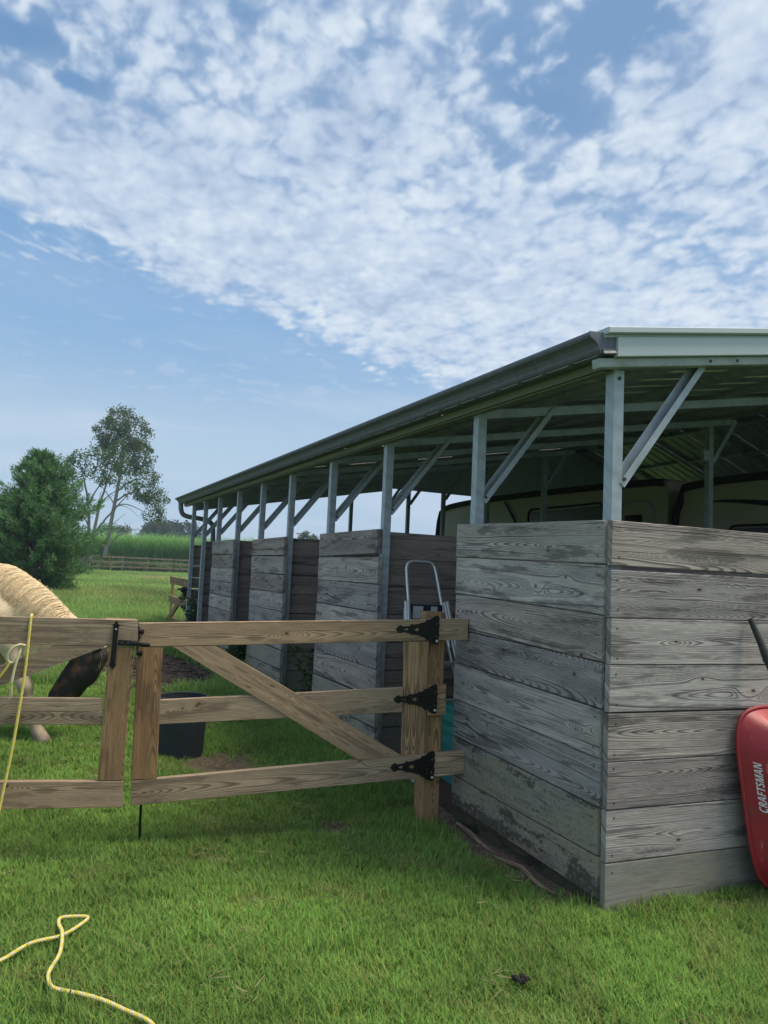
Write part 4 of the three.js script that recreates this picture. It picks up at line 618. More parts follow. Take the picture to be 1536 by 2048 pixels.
    const g = new THREE.BufferGeometry(); g.setAttribute('position', new THREE.BufferAttribute(P, 3)); g.setAttribute('normal', new THREE.BufferAttribute(N, 3)); return g;
  }
  const bodySet = J.filter((b) => b[4] !== 1), headSet = J.filter((b) => b[4] === 1 || (b[4] === 0 && b[1].x > 0.25));
  const bodyG = march([-0.86, 0.78, 0], 1.26, 132, bodySet), headG = march([0.22, 0.5, 0], 0.42, 96, headSet);
  const geo = mergeGeometries([bodyG, headG]), pos = geo.attributes.position, col = new Float32Array(pos.count * 3), uvs = new Float32Array(pos.count * 2);
  for (let i = 0; i < pos.count; i++) {
    const x = pos.getX(i), y = pos.getY(i), z = pos.getZ(i), n = fbm(x * 14, y * 14 + z * 9, 4); uvs.set([x * 2, y * 2], i * 2);
    let c = [0.62 * (1 + 0.2 * n), 0.50 * (1 + 0.2 * n), 0.33 * (1 + 0.2 * n)];
    const lower = sst(0.55, 0.40, y) * (x < 0.06 || y < 0.1 ? 1 : 0); c = c.map((q, k) => lerp(q, [0.34, 0.27, 0.19][k] * (1 + 0.45 * n), lower));
    if (y < 0.075 && i < bodyG.attributes.position.count) c = [0.26 + 0.1 * n, 0.21 + 0.1 * n, 0.16 + 0.08 * n];
    // dark face from below the poll down, rusty patches along the cheek
    const along = (x - 0.34) * 0.55 + (0.74 - y) * 0.83; // 0 at the poll
    if (x > 0.0 && y < 0.78 && i >= bodyG.attributes.position.count) { const d = sst(-0.12, -0.02, along + 0.05 * n), ru = sst(0.05, 0.4, fbm(x * 11 + 5, y * 11 + z * 6, 4)) * (1 - sst(0.33, 0.46, along)); const dark = [lerp(0.018, 0.085, ru), lerp(0.016, 0.038, ru), lerp(0.017, 0.020, ru)]; c = c.map((q, k) => lerp(q, dark[k], d)); }
    col.set(c, i * 3);
  }
  geo.setAttribute('color', new THREE.BufferAttribute(col, 3)); geo.setAttribute('uv', new THREE.BufferAttribute(uvs, 2));
  part('body', geo, new THREE.MeshStandardMaterial({ vertexColors: true, roughness: 0.75, bumpMap: bumpNoise, bumpScale: 0.003 }), horse);
  // mane: locks drawn from the crest down the viewer's side of the neck
  const crest = new THREE.CatmullRomCurve3([V(-0.62, 1.44, 0), V(-0.42, 1.43, 0.0), V(-0.22, 1.325, 0), V(-0.05, 1.20, 0), V(0.10, 1.06, 0), V(0.22, 0.94, 0), V(0.31, 0.85, 0)]);
  const P = [], C = []; 
  for (let k = 0; k < 9000; k++) {
    const t = R(), p = crest.getPoint(t), tn = crest.getTangent(t), side = R() < 0.9 ? 1 : -1, len = (0.26 + 0.38 * R()) * (t > 0.8 ? 0.5 : 1), clump = pn(t * 42, 3) * 0.28 + (R() - 0.5) * 0.3, w = 0.0011 + 0.0014 * R(), pts = [];
    const neckR = lerp(0.235, 0.155, t); let q = p.clone().add(V((R() - 0.5) * 0.02, 0.012 * R() - 0.012, (R() - 0.5) * 0.05));
    const lift = R() < 0.06 ? 0.03 : 0.0;
    for (let s = 0; s <= 4; s++) { const f = s / 4, ang = f * len / neckR; const zz = side * (Math.sin(Math.min(ang, 1.5)) * neckR * 0.95 + 0.006 + 0.012 * R() * f), yy = -(1 - Math.cos(Math.min(ang, 1.5))) * neckR * 1.0 - Math.max(0, ang - 1.5) * neckR; const back = -(0.55 + clump) * f * len * 0.75; pts.push(V(q.x + back * tn.x - yy * tn.y * 0.15, q.y + yy + back * tn.y * 0.6 + lift * Math.sin(f * 3.1), q.z + zz)); }
    const c0 = 0.76 + 0.50 * R() + 0.75 * pn(t * 52 + R() * 0.25, 9), cc = [0.72 * c0, 0.57 * c0, 0.34 * c0];
    for (let s = 0; s < 4; s++) { const a = pts[s], b = pts[s + 1], d = b.clone().sub(a).normalize(), nn = V(0, 0.4, side).normalize(), sd2 = d.cross(nn).normalize(), wa = w * (1 - s / 4.6), wb = w * (1 - (s + 1) / 4.6); const v = [a.clone().addScaledVector(sd2, wa), a.clone().addScaledVector(sd2, -wa), b.clone().addScaledVector(sd2, -wb), b.clone().addScaledVector(sd2, wb)]; for (const m of [0, 1, 2, 0, 2, 3]) { P.push(v[m].x, v[m].y, v[m].z); C.push(...cc); } }
  }
  // forelock hanging from the poll in front of the brow
  for (let k = 0; k < 160; k++) { const a = V(0.37 + (R() - 0.5) * 0.05, 0.80 + (R() - 0.5) * 0.03, (R() - 0.3) * 0.10), b = a.clone().add(V(0.03 + (R() - 0.5) * 0.04, -0.12 - 0.10 * R(), 0.02)), w = 0.003; const c0 = 0.5 + 0.4 * R(); for (const v of [[a.x - w, a.y, a.z], [a.x + w, a.y, a.z], [b.x, b.y, b.z]]) { P.push(...v); C.push(0.5 * c0, 0.40 * c0, 0.22 * c0); } }
  const mg = fromTris(P); mg.setAttribute('color', new THREE.BufferAttribute(new Float32Array(C), 3));
  part('mane', mg, new THREE.MeshStandardMaterial({ vertexColors: true, roughness: 0.55, side: THREE.DoubleSide }), horse);
  const TP = []; for (let k = 0; k < 120; k++) { const a = V(-2.0 + R() * 0.04, 1.2 + R() * 0.06, (R() - 0.5) * 0.06), b = a.clone().add(V(-0.12 + R() * 0.1, -0.75 - R() * 0.2, (R() - 0.5) * 0.14)); for (const v of [[a.x - 0.006, a.y, a.z], [a.x + 0.006, a.y, a.z], [b.x, b.y, b.z]]) TP.push(...v); }
  part('tail', fromTris(TP), new THREE.MeshStandardMaterial({ color: new THREE.Color().setRGB(0.5, 0.4, 0.24), roughness: 0.6, side: THREE.DoubleSide }), horse);
  for (const s of [-1, 1]) part('eye', ball(0.268, 0.572, s * 0.108, 0.016), M.black, horse);
}

// ------------------------------------------------------------------ plants: leaf geometry with colours
class Leaves {
  constructor() { this.P = []; this.C = []; }
  tri(a, b, c, col) { this.P.push(a.x, a.y, a.z, b.x, b.y, b.z, c.x, c.y, c.z); for (let k = 0; k < 3; k++) this.C.push(...col); }
  leaf(p, d, s, len, w, col) { const m = p.clone().addScaledVector(d, len * 0.45), e = p.clone().addScaledVector(d, len); this.tri(p, m.clone().addScaledVector(s, w), e, col); this.tri(p, e, m.clone().addScaledVector(s, -w), col); }
  build() { const g = fromTris(this.P); g.setAttribute('color', new THREE.BufferAttribute(new Float32Array(this.C), 3)); return g; }
}
const rdir = (R) => { const z = R() * 2 - 1, a = R() * 6.28318, q = Math.sqrt(1 - z * z); return V(q * Math.cos(a), z, q * Math.sin(a)); };
const barkMat = new THREE.MeshStandardMaterial({ color: new THREE.Color().setRGB(0.20, 0.185, 0.165), roughness: 0.95, bumpMap: bumpNoise, bumpScale: 0.03 });
const camRight = V(0.9055, 0, 0.4218).normalize();
// a tree drawn in its own upright plane: limbs as [x, y, depth, radius] lists, leaf clusters as [x, y, depth, rx, ry, rz, twigs]
function broadleaf(name, label, pos, k, limbs, clusters, o) {
  const R = rng(o.seed), t = thing(name, label, 'tree', pos, -Math.atan2(camRight.z, camRight.x), o.group);
  const S = (p) => V(p[0] * k, p[1] * k, p[2] * k), wood = [], lv = new Leaves(), nodes = [];
  for (const L of limbs) { const pts = L.map(S), c = new THREE.CatmullRomCurve3(pts), n = Math.max(6, L.length * 4), q = [], r = []; for (let i = 0; i <= n; i++) { const f = i / n, e = f * (L.length - 1), a = Math.floor(Math.min(e, L.length - 2)); q.push(c.getPoint(f).add(V(pn(i * 0.7, o.seed) * 0.12, 0, pn(i * 0.7, o.seed + 9) * 0.12).multiplyScalar(L[0][3] * k * 2 > 0.3 ? 0.4 : 1))); r.push(lerp(L[a][3], L[a + 1][3], e - a) * k); } wood.push(taper(q, r, 7)); q.forEach((p, i) => i > n * 0.35 && nodes.push([p, r[i]])); }
  for (const [x, y, z, rx, ry, rz, tw] of clusters) {
    const c = S([x, y, z]);
    for (let i = 0; i < tw; i++) {
      const d = rdir(R), rad = 0.35 + 0.65 * Math.cbrt(R()), e = c.clone().add(V(d.x * rx * k * rad, d.y * ry * k * rad, d.z * rz * k * rad)); let best = null, bd = 1e9;
      for (const nd of nodes) { const q = nd[0].distanceToSquared(e) + (nd[0].y > e.y ? 0.4 * (nd[0].y - e.y) ** 2 : 0); if (q < bd) { bd = q; best = nd; } }
      const m = best[0].clone().lerp(e, 0.5).add(V(0, -0.06 * Math.sqrt(bd), 0)).add(rdir(R).multiplyScalar(0.08 * Math.sqrt(bd)));
      if (o.twigs && R() < o.twigs) wood.push(taper([best[0], m, e], [Math.min(best[1], 0.022 * k * 0.6), 0.012 * k * 0.6, 0.005 * k * 0.6], 4));
      nodes.push([e, 0.01 * k]);
      for (let q = 0; q < o.per; q++) { const f = 1 - 0.45 * R() * R(), p = m.clone().lerp(e, f).add(rdir(R).multiplyScalar(o.spread * k * (0.3 + 0.7 * R()))), dd = rdir(R); dd.y -= 0.35; dd.normalize(); const s = rdir(R).cross(dd).normalize(), v = 0.7 + 0.6 * R(), ys = R() < 0.12 ? 1.5 : 1; lv.leaf(p, dd, s, o.leaf * (0.7 + 0.6 * R()), o.leaf * 0.32, [o.col[0] * v * ys, o.col[1] * v, o.col[2] * v]); }
    }
  }
  part('trunk', wood, o.bark || barkMat, t); part('crown', lv.build(), o.mat || leafMat(1, 1, 1, 0.3), t);
  return t;
}
// tall slim tree, lower limbs bare (units: metres)
broadleaf('tall_tree', 'tall slender tree with a bare lower trunk and leafy rounded top beyond the pasture', [4.1, 0.45, -74.7], 1.07, [
  [[-0.25, -0.2, 0, 0.22], [0.05, 2.5, 0, 0.185], [0.32, 5.0, 0, 0.165], [0.62, 7.5, 0, 0.15], [0.80, 9.2, 0, 0.15], [0.90, 11.0, 0.1, 0.13], [0.9, 13.0, 0, 0.07], [0.8, 14.6, 0, 0.03]],
  [[0.80, 9.2, 0, 0.14], [1.15, 10.8, 0.3, 0.10], [1.8, 12.6, 0.4, 0.05], [2.1, 13.8, 0.3, 0.02]], [[0.72, 8.6, 0, 0.12], [0.1, 10.0, -0.3, 0.08], [-0.7, 11.6, -0.4, 0.05], [-0.9, 13.0, -0.3, 0.02]],
  [[0.62, 7.3, 0, 0.09], [1.7, 8.2, 0.2, 0.06], [3.2, 8.7, 0.2, 0.03]], [[0.52, 6.4, 0, 0.09], [1.6, 7.2, -0.2, 0.06], [3.0, 7.2, 0, 0.04], [4.4, 6.6, 0, 0.02]], [[0.48, 5.9, 0, 0.08], [1.5, 6.2, 0.3, 0.05], [3.0, 5.7, 0.3, 0.03], [4.1, 5.0, 0.2, 0.015]],
  [[0.35, 5.1, 0, 0.06], [0.9, 6.0, 0.3, 0.04], [1.8, 5.9, 0.3, 0.02], [2.9, 5.0, 0.2, 0.01]], [[0.2, 3.6, 0, 0.05], [0.7, 4.3, -0.1, 0.03], [1.8, 4.0, -0.1, 0.015], [2.9, 4.1, 0, 0.006]], [[0.05, 2.2, 0, 0.08], [0.9, 3.2, 0.2, 0.06], [1.7, 3.7, 0.2, 0.04], [2.9, 4.0, 0.3, 0.02]], [[0.9, 3.2, 0.2, 0.03], [1.3, 4.0, 0.2, 0.02], [2.2, 4.6, 0.2, 0.008]],
  [[0.45, 6.2, 0, 0.06], [-0.3, 7.2, 0.2, 0.04], [-1.2, 8.2, 0.2, 0.02]], [[0.3, 7.0, 0, 0.03], [-0.5, 6.3, 0, 0.02], [-1.4, 5.6, 0, 0.01]]],
  [[0.6, 13.9, 0, 1.35, 1.3, 1.2, 75], [-0.5, 12.6, 0, 1.3, 1.4, 1.2, 70], [1.9, 12.6, 0, 1.5, 1.6, 1.3, 90], [0.7, 11.6, 0, 1.8, 1.3, 1.3, 70], [-0.9, 11.0, -0.2, 1.1, 1.0, 1.0, 36], [2.3, 10.7, 0.2, 1.6, 1.3, 1.2, 80], [1.4, 9.6, 0, 1.5, 0.9, 1.1, 40], [3.1, 8.7, 0.2, 1.3, 0.8, 1.0, 42], [2.7, 7.3, 0, 1.4, 0.7, 1.0, 44], [4.1, 6.9, 0, 1.2, 0.9, 0.9, 44], [4.0, 5.5, 0.2, 1.0, 0.7, 0.8, 28], [-1.1, 8.6, 0.1, 0.9, 0.6, 0.7, 10]],
  { seed: 11, per: 21, spread: 0.42, leaf: 0.20, col: [0.10, 0.155, 0.065], twigs: 0.6, bark: new THREE.MeshStandardMaterial({ color: new THREE.Color().setRGB(0.25, 0.225, 0.20), roughness: 0.95 }) });
// several thin stems behind the cedar
broadleaf('thin_tree', 'loose tree with several thin bare stems and leafy tops behind the dark cedar', [0.95, 0.45, -59.5], 1.04, [
  [[0.2, 0, 0, 0.16], [0.5, 3.0, 0, 0.12], [0.3, 5.2, 0, 0.09], [-0.1, 7.0, 0.1, 0.06], [-0.6, 8.4, 0, 0.03]], [[0.6, 0, 0, 0.15], [0.95, 3.0, 0.2, 0.12], [1.3, 5.4, 0.2, 0.09], [1.7, 7.2, 0.1, 0.05], [2.0, 8.8, 0, 0.02]], [[1.0, 3.0, 0.2, 0.08], [2.0, 4.6, 0, 0.06], [3.0, 5.8, 0, 0.03], [3.6, 6.8, 0, 0.015]],
  [[0.3, 5.2, 0, 0.06], [1.1, 6.8, 0, 0.04], [1.5, 8.2, 0, 0.02]], [[0.45, 3.6, 0, 0.06], [-0.5, 5.2, 0, 0.04], [-1.2, 6.8, 0, 0.03], [-1.7, 7.8, 0, 0.015]], [[1.3, 5.4, 0, 0.05], [2.2, 6.2, 0, 0.03], [2.9, 6.4, 0, 0.012]], [[0.9, 2.8, 0.2, 0.05], [1.9, 3.4, 0.2, 0.03], [3.1, 4.6, 0.1, 0.012]], [[0.2, 4.4, 0, 0.04], [1.0, 5.0, 0.1, 0.03], [1.2, 6.2, 0, 0.015]]],
  [[-1.9, 8.0, 0, 1.0, 0.7, 0.8, 26], [-1.0, 7.6, 0, 0.9, 0.9, 0.8, 24], [-0.4, 8.5, 0, 1.0, 0.6, 0.8, 26], [0.9, 8.6, 0, 0.9, 0.8, 0.8, 24], [2.2, 8.9, 0, 0.9, 1.1, 0.8, 30], [2.4, 7.4, 0, 1.0, 0.8, 0.8, 24], [1.3, 7.5, 0, 1.0, 0.7, 0.8, 20], [3.3, 6.9, 0, 0.5, 0.5, 0.5, 8], [-1.3, 6.2, 0, 1.0, 1.2, 0.8, 30], [-0.6, 4.4, 0.1, 0.6, 1.4, 0.6, 18]],
  { seed: 12, per: 14, spread: 0.40, leaf: 0.19, col: [0.085, 0.15, 0.06], twigs: 0.55 });
// broad cedar: feathery sprays on rising branches
{
  const R = rng(21), cx = -2.45, cz = -24.6, t = thing('cedar_tree', 'broad dark green cedar with feathery sprays at the left edge', 'tree', [cx, G(cx, cz), cz]);
  const lv = new Leaves(), H = 5.0, wood = [taper([V(0, 0, 0), V(0.03, 1.5, 0), V(0.0, 2.8, 0), V(0.02, 3.9, 0)], [0.16, 0.12, 0.07, 0.02], 8)];
  const prof = (h) => 2.9 * Math.pow(clamp(1 - h / H), 1.0) * (0.42 + 0.58 * sst(0, 0.30, h / H)) + 0.10;
  for (let b = 0; b < 620; b++) {
    const h = 0.15 + (H - 0.45) * Math.pow(R(), 1.15), a = R() * 6.28318, L = prof(h) * (b % 5 === 0 ? 0.95 + 0.35 * R() : 0.55 + 0.45 * R()) * (1 + 0.22 * pn(a * 1.3, h * 1.4)), up = 0.15 + 0.75 * h / H + 0.25 * R(), d = V(Math.cos(a), up, Math.sin(a)).normalize(), o = V(0, h - 0.3, 0);
    const e = o.clone().addScaledVector(d, L); if (b % 3 === 0) wood.push(taper([o, o.clone().lerp(e, 0.6), e], [0.03, 0.018, 0.006], 4));
    const n = Math.round(8 + L * 12), tone = 0.75 + 0.5 * R();
    for (let s = 0; s < n; s++) {
      const f = 0.25 + 0.77 * Math.sqrt(R()), p = o.clone().lerp(e, f).add(rdir(R).multiplyScalar(0.04 + 0.17 * (1.1 - f))), sd2 = d.clone().addScaledVector(rdir(R), 0.75).add(V(0, 0.25, 0)).normalize(), len = 0.15 + 0.17 * R();
      const side = sd2.clone().cross(rdir(R)).normalize(), v = tone * (0.7 + 0.6 * R()), col = [0.125 * v, 0.25 * v, 0.095 * v];
      for (let q = 0; q < 6; q++) { const g = q / 6, pp = p.clone().addScaledVector(sd2, len * g * 0.75), dd = sd2.clone().addScaledVector(side, (q % 2 ? 1 : -1) * 0.75).addScaledVector(rdir(R), 0.25).normalize(); lv.leaf(pp, q === 5 ? sd2 : dd, dd.clone().cross(rdir(R)).normalize(), len * 0.6 * (1.1 - 0.6 * g), 0.015, col); }
    }
  }
  part('trunk', wood, barkMat, t); part('crown', lv.build(), leafMat(1, 1, 1, 0.35), t);
}
// far trees over the cane
const farClusters = (w, h, n, R) => { const a = []; for (let i = 0; i < n; i++) { const u = (R() * 2 - 1), v = Math.pow(R(), 0.8), ww = w * (0.35 + 0.65 * Math.sin(Math.PI * (0.18 + 0.72 * v))); a.push([u * ww * 0.75, h * (0.22 + 0.7 * v), (R() - 0.5) * w, w * 0.34, h * 0.16, w * 0.34, 16]); } return a; };
[['round topped distant tree beyond the cane field, left of the barn eave', 24.8, -182.8, 5.4, 10.6, 61, [0.05, 0.085, 0.035]], ['dark distant tree beyond the cane field, half behind the barn posts', 34.0, -200.6, 6.2, 11.2, 62, [0.032, 0.055, 0.03]], ['low distant tree right of the tall tree trunk, over the cane', 14.6, -176, 4.2, 8.4, 63, [0.06, 0.10, 0.035]], ['distant tree seen above the stall wall, between barn posts', 47.0, -139, 3.4, 8.0, 64, [0.05, 0.085, 0.035]], ['green tree seen through the shed above the trailer roof', 23.9, -34, 1.4, 6.1, 65, [0.07, 0.12, 0.03]]].forEach(([label, x, z, w, h, seed, col], i) => {
  const R = rng(seed); broadleaf('distant_tree', label, [x, 0.8, z], 1, [[[0, 0, 0, 0.3 * w / 4], [0.1, h * 0.3, 0, 0.22 * w / 4], [0, h * 0.6, 0, 0.12 * w / 4], [0.1, h * 0.85, 0, 0.05 * w / 4]], [[0, h * 0.3, 0, 0.12 * w / 4], [w * 0.4, h * 0.6, 0, 0.04 * w / 4]], [[0, h * 0.3, 0, 0.12 * w / 4], [-w * 0.4, h * 0.6, 0.3, 0.04 * w / 4]]], farClusters(w, h, 20, R), { seed: seed + 100, per: 20, spread: w * 0.16, leaf: 0.10 * w + 0.06, col, twigs: 0 });
});

// ------------------------------------------------------------------ instanced ground plants (stuff)
function blades(seed, n, rad, h, w, lean, segs = 3) {
  const R = rng(seed), P = [], C = [];
  for (let b = 0; b < n; b++) {
    const a = R() * 6.28318, q = Math.sqrt(R()) * rad, hh = h * (0.45 + 0.75 * R()), ww = w * (0.7 + 0.6 * R()), ld = R() * 6.28318, ln = lean * (0.3 + 0.9 * R()) * hh, side = V(-Math.sin(ld), 0, Math.cos(ld)), base = V(Math.cos(a) * q, -0.01, Math.sin(a) * q), v = 0.66 + 0.68 * R(), dry = R() < 0.05, col = dry ? [1.9 * v, 1.15 * v, 1.2 * v] : [v, v, v], rows = [];
    for (let s = 0; s <= segs; s++) { const f = s / segs, p = base.clone().add(V(Math.cos(ld) * ln * f * f, hh * (f - 0.25 * f * f * lean), Math.sin(ld) * ln * f * f)), k = ww * (1 - f ** 1.6) * 0.5; rows.push([p.clone().addScaledVector(side, k), p.clone().addScaledVector(side, -k)]); }
    for (let s = 0; s < segs; s++) { const [A, B] = rows[s], [D, E] = rows[s + 1]; const T = s === segs - 1 ? [A, B, D] : [A, B, E, A, E, D]; for (const p of T) { P.push(p.x, p.y, p.z); C.push(...col); } }
  }
  const g = fromTris(P); g.setAttribute('color', new THREE.BufferAttribute(new Float32Array(C), 3)); return g;
}
function scatter(name, label, category, geo, mat, spots) {
  const m = new THREE.InstancedMesh(geo, mat, spots.length), q = new THREE.Object3D(), c = new THREE.Color();
  spots.forEach(([x, y, z, rot, s, sy, col], i) => { q.position.set(x, y, z); q.rotation.set(0, rot, 0); q.scale.set(s, s * sy, s); q.updateMatrix(); m.setMatrixAt(i, q.matrix); m.setColorAt(i, c.setRGB(...col)); });
  m.name = numbered(name); m.castShadow = m.receiveShadow = true; scene.add(m); return tag(m, label, category, null, 'stuff');
}
const inBarn = (x, z) => x > -0.02 && z < 0.03 && z > -11.5;
{
  const R = rng(31), near = [], pasture = [];
  // near lawn: short thick blades
  for (let i = 0; i < 74000; i++) {
    const x = -6.0 + R() * 8.6, z = -6.2 + R() * 8.4; const d = Math.hypot(x + 2.64, z - 3.0); if (d < 1.2 || inBarn(x - 0.03, z) || d > 9.2) continue;
    const across = (x + 2.64) * 0.9055 + (z - 3) * 0.4218, ahead = (x + 2.64) * 0.4175 - (z - 3) * 0.905; if (Math.abs(across) > ahead * 0.55 + 1.3 || ahead < 0.7) continue;
    const b = bare(x, z); if (R() < b * 1.15 - 0.05) continue;
    if (d > 5 && R() > 0.75) continue;
    const p = fbm(x * 1.1, z * 1.1, 4), dry = 0.75 * sst(0.12, 0.55, fbm(x * 2.3 + 9, z * 2.3, 4) + 0.3 * b), v = 0.95 + 0.45 * p; 
    near.push([x, G(x, z), z, R() * 6.28, 0.7 + 0.6 * R(), (0.75 + 0.5 * R()) * (1 - 0.5 * b) * (x > 0 && z < 0.16 ? 1.35 : 1) * (Math.hypot(x + 0.25, z + 1.36) < 0.22 ? 1.8 : 1) * (R() < 0.02 ? 1.7 : 1), [v * lerp(0.185, 0.24, dry), v * lerp(0.345, 0.325, dry), v * lerp(0.066, 0.088, dry)]]);
  }
  scatter('lawn_grass', 'short green lawn grass in front of the barn and round the gate', 'grass', blades(41, 28, 0.055, 0.058, 0.0052, 0.8), leafMat(1, 1, 1, 0.35), near);
  // pasture behind: longer and paler, thinning with distance
  for (let i = 0; i < 90000; i++) {
    const u = R(), d = 8.2 * Math.pow(9.6, u), s = (R() * 2 - 1) * 0.62 - 0.12, x = -2.64 + d * (0.4175 + s * 0.9055), z = 3 - d * (0.905 - s * 0.4218);
    if (inBarn(x - 0.05, z) || x > 16 || z > -3.5) continue;
    const b = mudMask(x, z); if (R() < b * 1.1) continue;
    const p = fbm(x * 0.35, z * 0.2, 4), tall = sst(0.0, 0.5, fbm(x * 0.22 + 6, z * 0.16, 3)), dry = sst(0.05, 0.5, fbm(x * 0.13 + 2, z * 0.07, 4)) * sst(14, 40, d), v = 1.05 + 0.5 * p;
    pasture.push([x, G(x, z), z, R() * 6.28, (0.8 + 0.7 * R()) * lerp(1, 2.4, sst(10, 45, d)), (0.6 + 0.6 * R() + 0.5 * tall) * lerp(1.1, 0.5, sst(10, 45, d)), [v * lerp(0.185, 0.27, dry), v * lerp(0.32, 0.29, dry), v * lerp(0.08, 0.12, dry)]]);
  }
  scatter('pasture_grass', 'longer bright green pasture grass stretching to the far fence', 'grass', blades(42, 22, 0.10, 0.13, 0.008, 0.9), leafMat(1, 1, 1, 0.4), pasture);
  // cane field
  const cane = []; for (let i = 0; i < 5200; i++) { const u = R() * 1, along = -24 + 64 * R(), depth = Math.pow(R(), 1.4) * 9, x = 3.5 + along * 0.9 + depth * 0.3, z = -86.9 + along * 0.42 - depth * 0.95 + 0; cane.push([x, 0.75, z, R() * 6.28, 0.85 + 0.35 * R(), 0.9 + 0.25 * R(), (() => { const v = 0.8 + 0.5 * R(); return [0.21 * v, 0.40 * v, 0.12 * v]; })()]); }
  scatter('cane_field', 'tall green cane crop standing beyond the pasture fence', 'crop field', blades(43, 46, 0.55, 3.7, 0.10, 0.85, 4), leafMat(1, 1, 1, 0.4), cane);
  // rough growth along the fence
  const rough = []; for (let i = 0; i < 2600; i++) { const a = -14 + 46 * R(), x = 2.6 + a * 0.87, z = -72 - a * 0.44 * 1.1 + (R() - 0.5) * 3.4; const v = 0.7 + 0.7 * R(), y = R() < 0.2 ? 1.6 : 1; rough.push([x, G(x, z), z, R() * 6.28, 0.7 + 0.7 * R(), 0.6 + 0.7 * R(), [0.11 * v * y, 0.19 * v, 0.055 * v]]); }
  scatter('rough_weeds', 'rough weeds growing along the pasture fence', 'weeds', blades(44, 40, 0.5, 0.85, 0.07, 0.9), leafMat(1, 1, 1, 0.3), rough);
}
{
  // pasture fence
  const t = thing('pasture_fence', 'long weathered three rail fence along the cane field', 'fence');
  const A = V(-18, 0, -60), B = V(24, 0, -80.5), n = 18, mat = woodMat({ map: GREY[5].map, bumpMap: GREY[5].bumpMap }, { color: new THREE.Color().setRGB(0.55, 0.52, 0.40) }), P = (f) => { const p = A.clone().lerp(B, f); p.y = G(p.x, p.z); return p; };
  for (let i = 0; i <= n; i++) { const p = P(i / n); part('fence_post', box(p.x - 0.07, p.x + 0.07, p.y - 0.1, p.y + 1.42, p.z - 0.07, p.z + 0.07, 0.01), mat, t); if (i < n) for (const h of [1.28, 0.84, 0.40]) { const a = p.clone().add(V(0, h, 0.09)), q = P((i + 1) / n).add(V(0, h, 0.09)); part('rail', bar(a, q, 0.04, 0.15), mat, t); } }
}
{
  const R = rng(57), P = [], bits = []; for (let i = 0; i < 900; i++) { const x = -2.4 + 2.3 * R(), z = -8.6 + 4 * R(); if (mudMask(x, z) < 0.3) continue; bits.push([x, G(x, z) + 0.012, z, R() * 6.28, 0.5 + 1.6 * R() * R(), 0.5 + 0.5 * R(), (() => { const v = 0.6 + 0.9 * R(); return [0.085 * v, 0.062 * v, 0.045 * v]; })()]); }
  const g = new THREE.IcosahedronGeometry(0.035, 1), p = g.attributes.position; for (let i = 0; i < p.count; i++) { const q = 1 + 0.7 * pn(p.getX(i) * 40, p.getY(i) * 40 + p.getZ(i) * 33); p.setXYZ(i, p.getX(i) * q, p.getY(i) * q * 0.7, p.getZ(i) * q); } g.computeVertexNormals();
  scatter('mud_lumps', 'dark churned mud and dung lumps on the bare patch behind the gate', 'mud', g, new THREE.MeshStandardMaterial({ roughness: 1, bumpMap: bumpNoise, bumpScale: 0.01 }), bits);
}
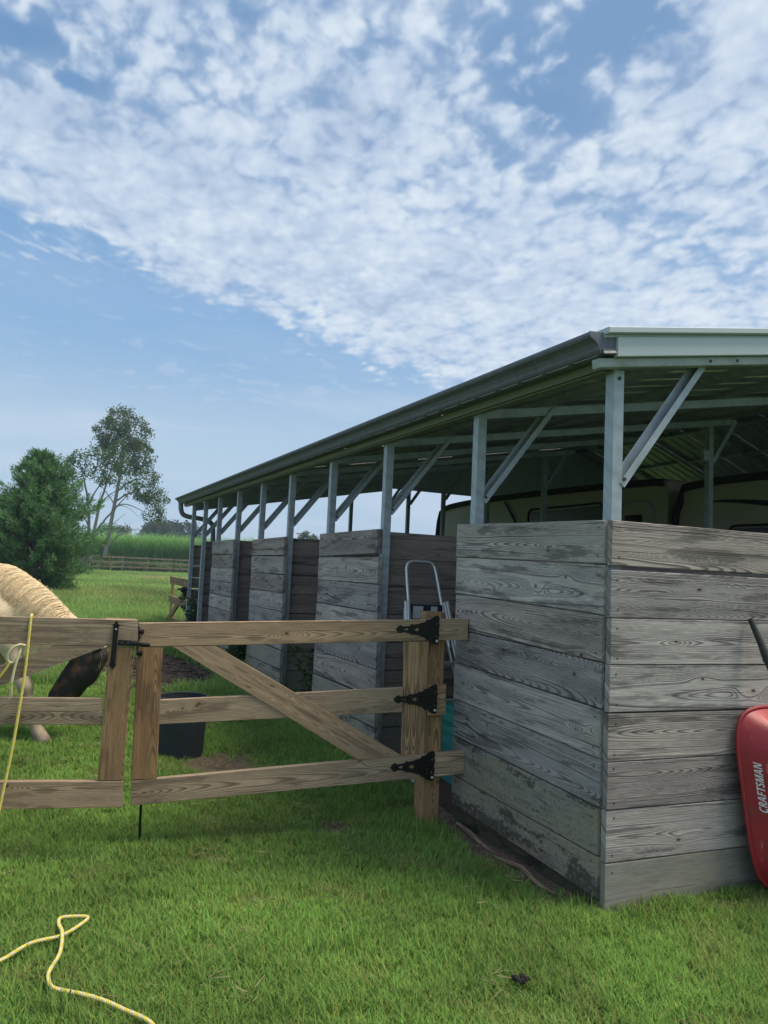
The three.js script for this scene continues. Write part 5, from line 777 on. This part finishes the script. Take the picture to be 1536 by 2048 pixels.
{
  // a little dead straw among the blades
  const R = rng(63);
  const st = []; for (let k = 0; k < 6; k++) { const a = R() * 6.28, b = V((R() - 0.5) * 0.08, 0.035 + 0.02 * R(), (R() - 0.5) * 0.08); st.push(cyl(b.setY(b.y - 0.02), b.clone().add(V(Math.cos(a) * 0.05, (R() - 0.5) * 0.02, Math.sin(a) * 0.05)), 0.0010, 0.0008, 3)); }
  const B = []; for (let i = 0; i < 2400; i++) { const x = -4.6 + 6.6 * R(), z = -5.5 + 6.6 * R(); if (inBarn(x - 0.03, z) || bare(x, z) > 0.8) continue; const m = fbm(x * 1.7 + 20, z * 1.7, 3); if (m < -0.12 && R() < 0.6) { const v = 0.6 + 0.8 * R(); B.push([x, G(x, z), z, R() * 6.28, 0.7 + 0.7 * R(), 1, [0.36 * v, 0.30 * v, 0.17 * v]]); } }
  scatter('dry_straw', 'pale dead straw caught among the lawn grass', 'straw', mergeGeometries(st.map(clean)), new THREE.MeshStandardMaterial({ roughness: 0.9 }), B);
}
// single weeds by the barn
function weed(name, label, x, z, h, n, seed, leaf, col, y = null) {
  const R = rng(seed), t = thing(name, label, 'weed', [x, y ?? G(x, z), z]), st = [], lv = new Leaves();
  for (let i = 0; i < n; i++) { const a = R() * 6.28, r = 0.22 * h * R(), e = V(Math.cos(a) * r * 1.8, h * (0.5 + 0.5 * R()), Math.sin(a) * r * 1.2), b = V(Math.cos(a) * r * 0.4, 0, Math.sin(a) * r * 0.3), m = b.clone().lerp(e, 0.5).add(V(0, 0.08 * h, 0)); st.push(taper([b, m, e], [0.004, 0.003, 0.0015], 4)); for (let q = 0; q < 16; q++) { const f = 0.15 + 0.85 * R(), p = (f < 0.5 ? b.clone().lerp(m, f * 2) : m.clone().lerp(e, f * 2 - 1)), d = rdir(R); d.y = Math.abs(d.y) * 0.5 - 0.1; d.normalize(); const v = 0.7 + 0.6 * R(); lv.leaf(p, d, d.clone().cross(rdir(R)).normalize(), leaf * (0.6 + 0.7 * R()), leaf * 0.26, col.map((c) => c * v)); } }
  part('stems', st, new THREE.MeshStandardMaterial({ color: new THREE.Color().setRGB(0.08, 0.11, 0.04), roughness: 0.9 }), t); part('leaves', lv.build(), leafMat(1, 1, 1, 0.35), t);
}
weed('leafy_weed', 'leafy weed clump at the foot of the farthest barn posts', 0.08, -10.55, 0.72, 30, 71, 0.09, [0.045, 0.10, 0.035]);
weed('leafy_weed', 'weeds growing inside the doorway left of the second stall panel', 0.16, -4.5, 0.95, 34, 72, 0.07, [0.05, 0.085, 0.03]);
weed('leafy_weed', 'dark weed patch at the foot of the third stall panel', -0.12, -6.75, 0.5, 26, 73, 0.08, [0.04, 0.09, 0.03]);
weed('leafy_weed', 'dry yellowish bush at the fence under the tall tree', 3.9, -73.2, 1.5, 40, 74, 0.22, [0.14, 0.16, 0.05]);

renderer.render(scene, camera);
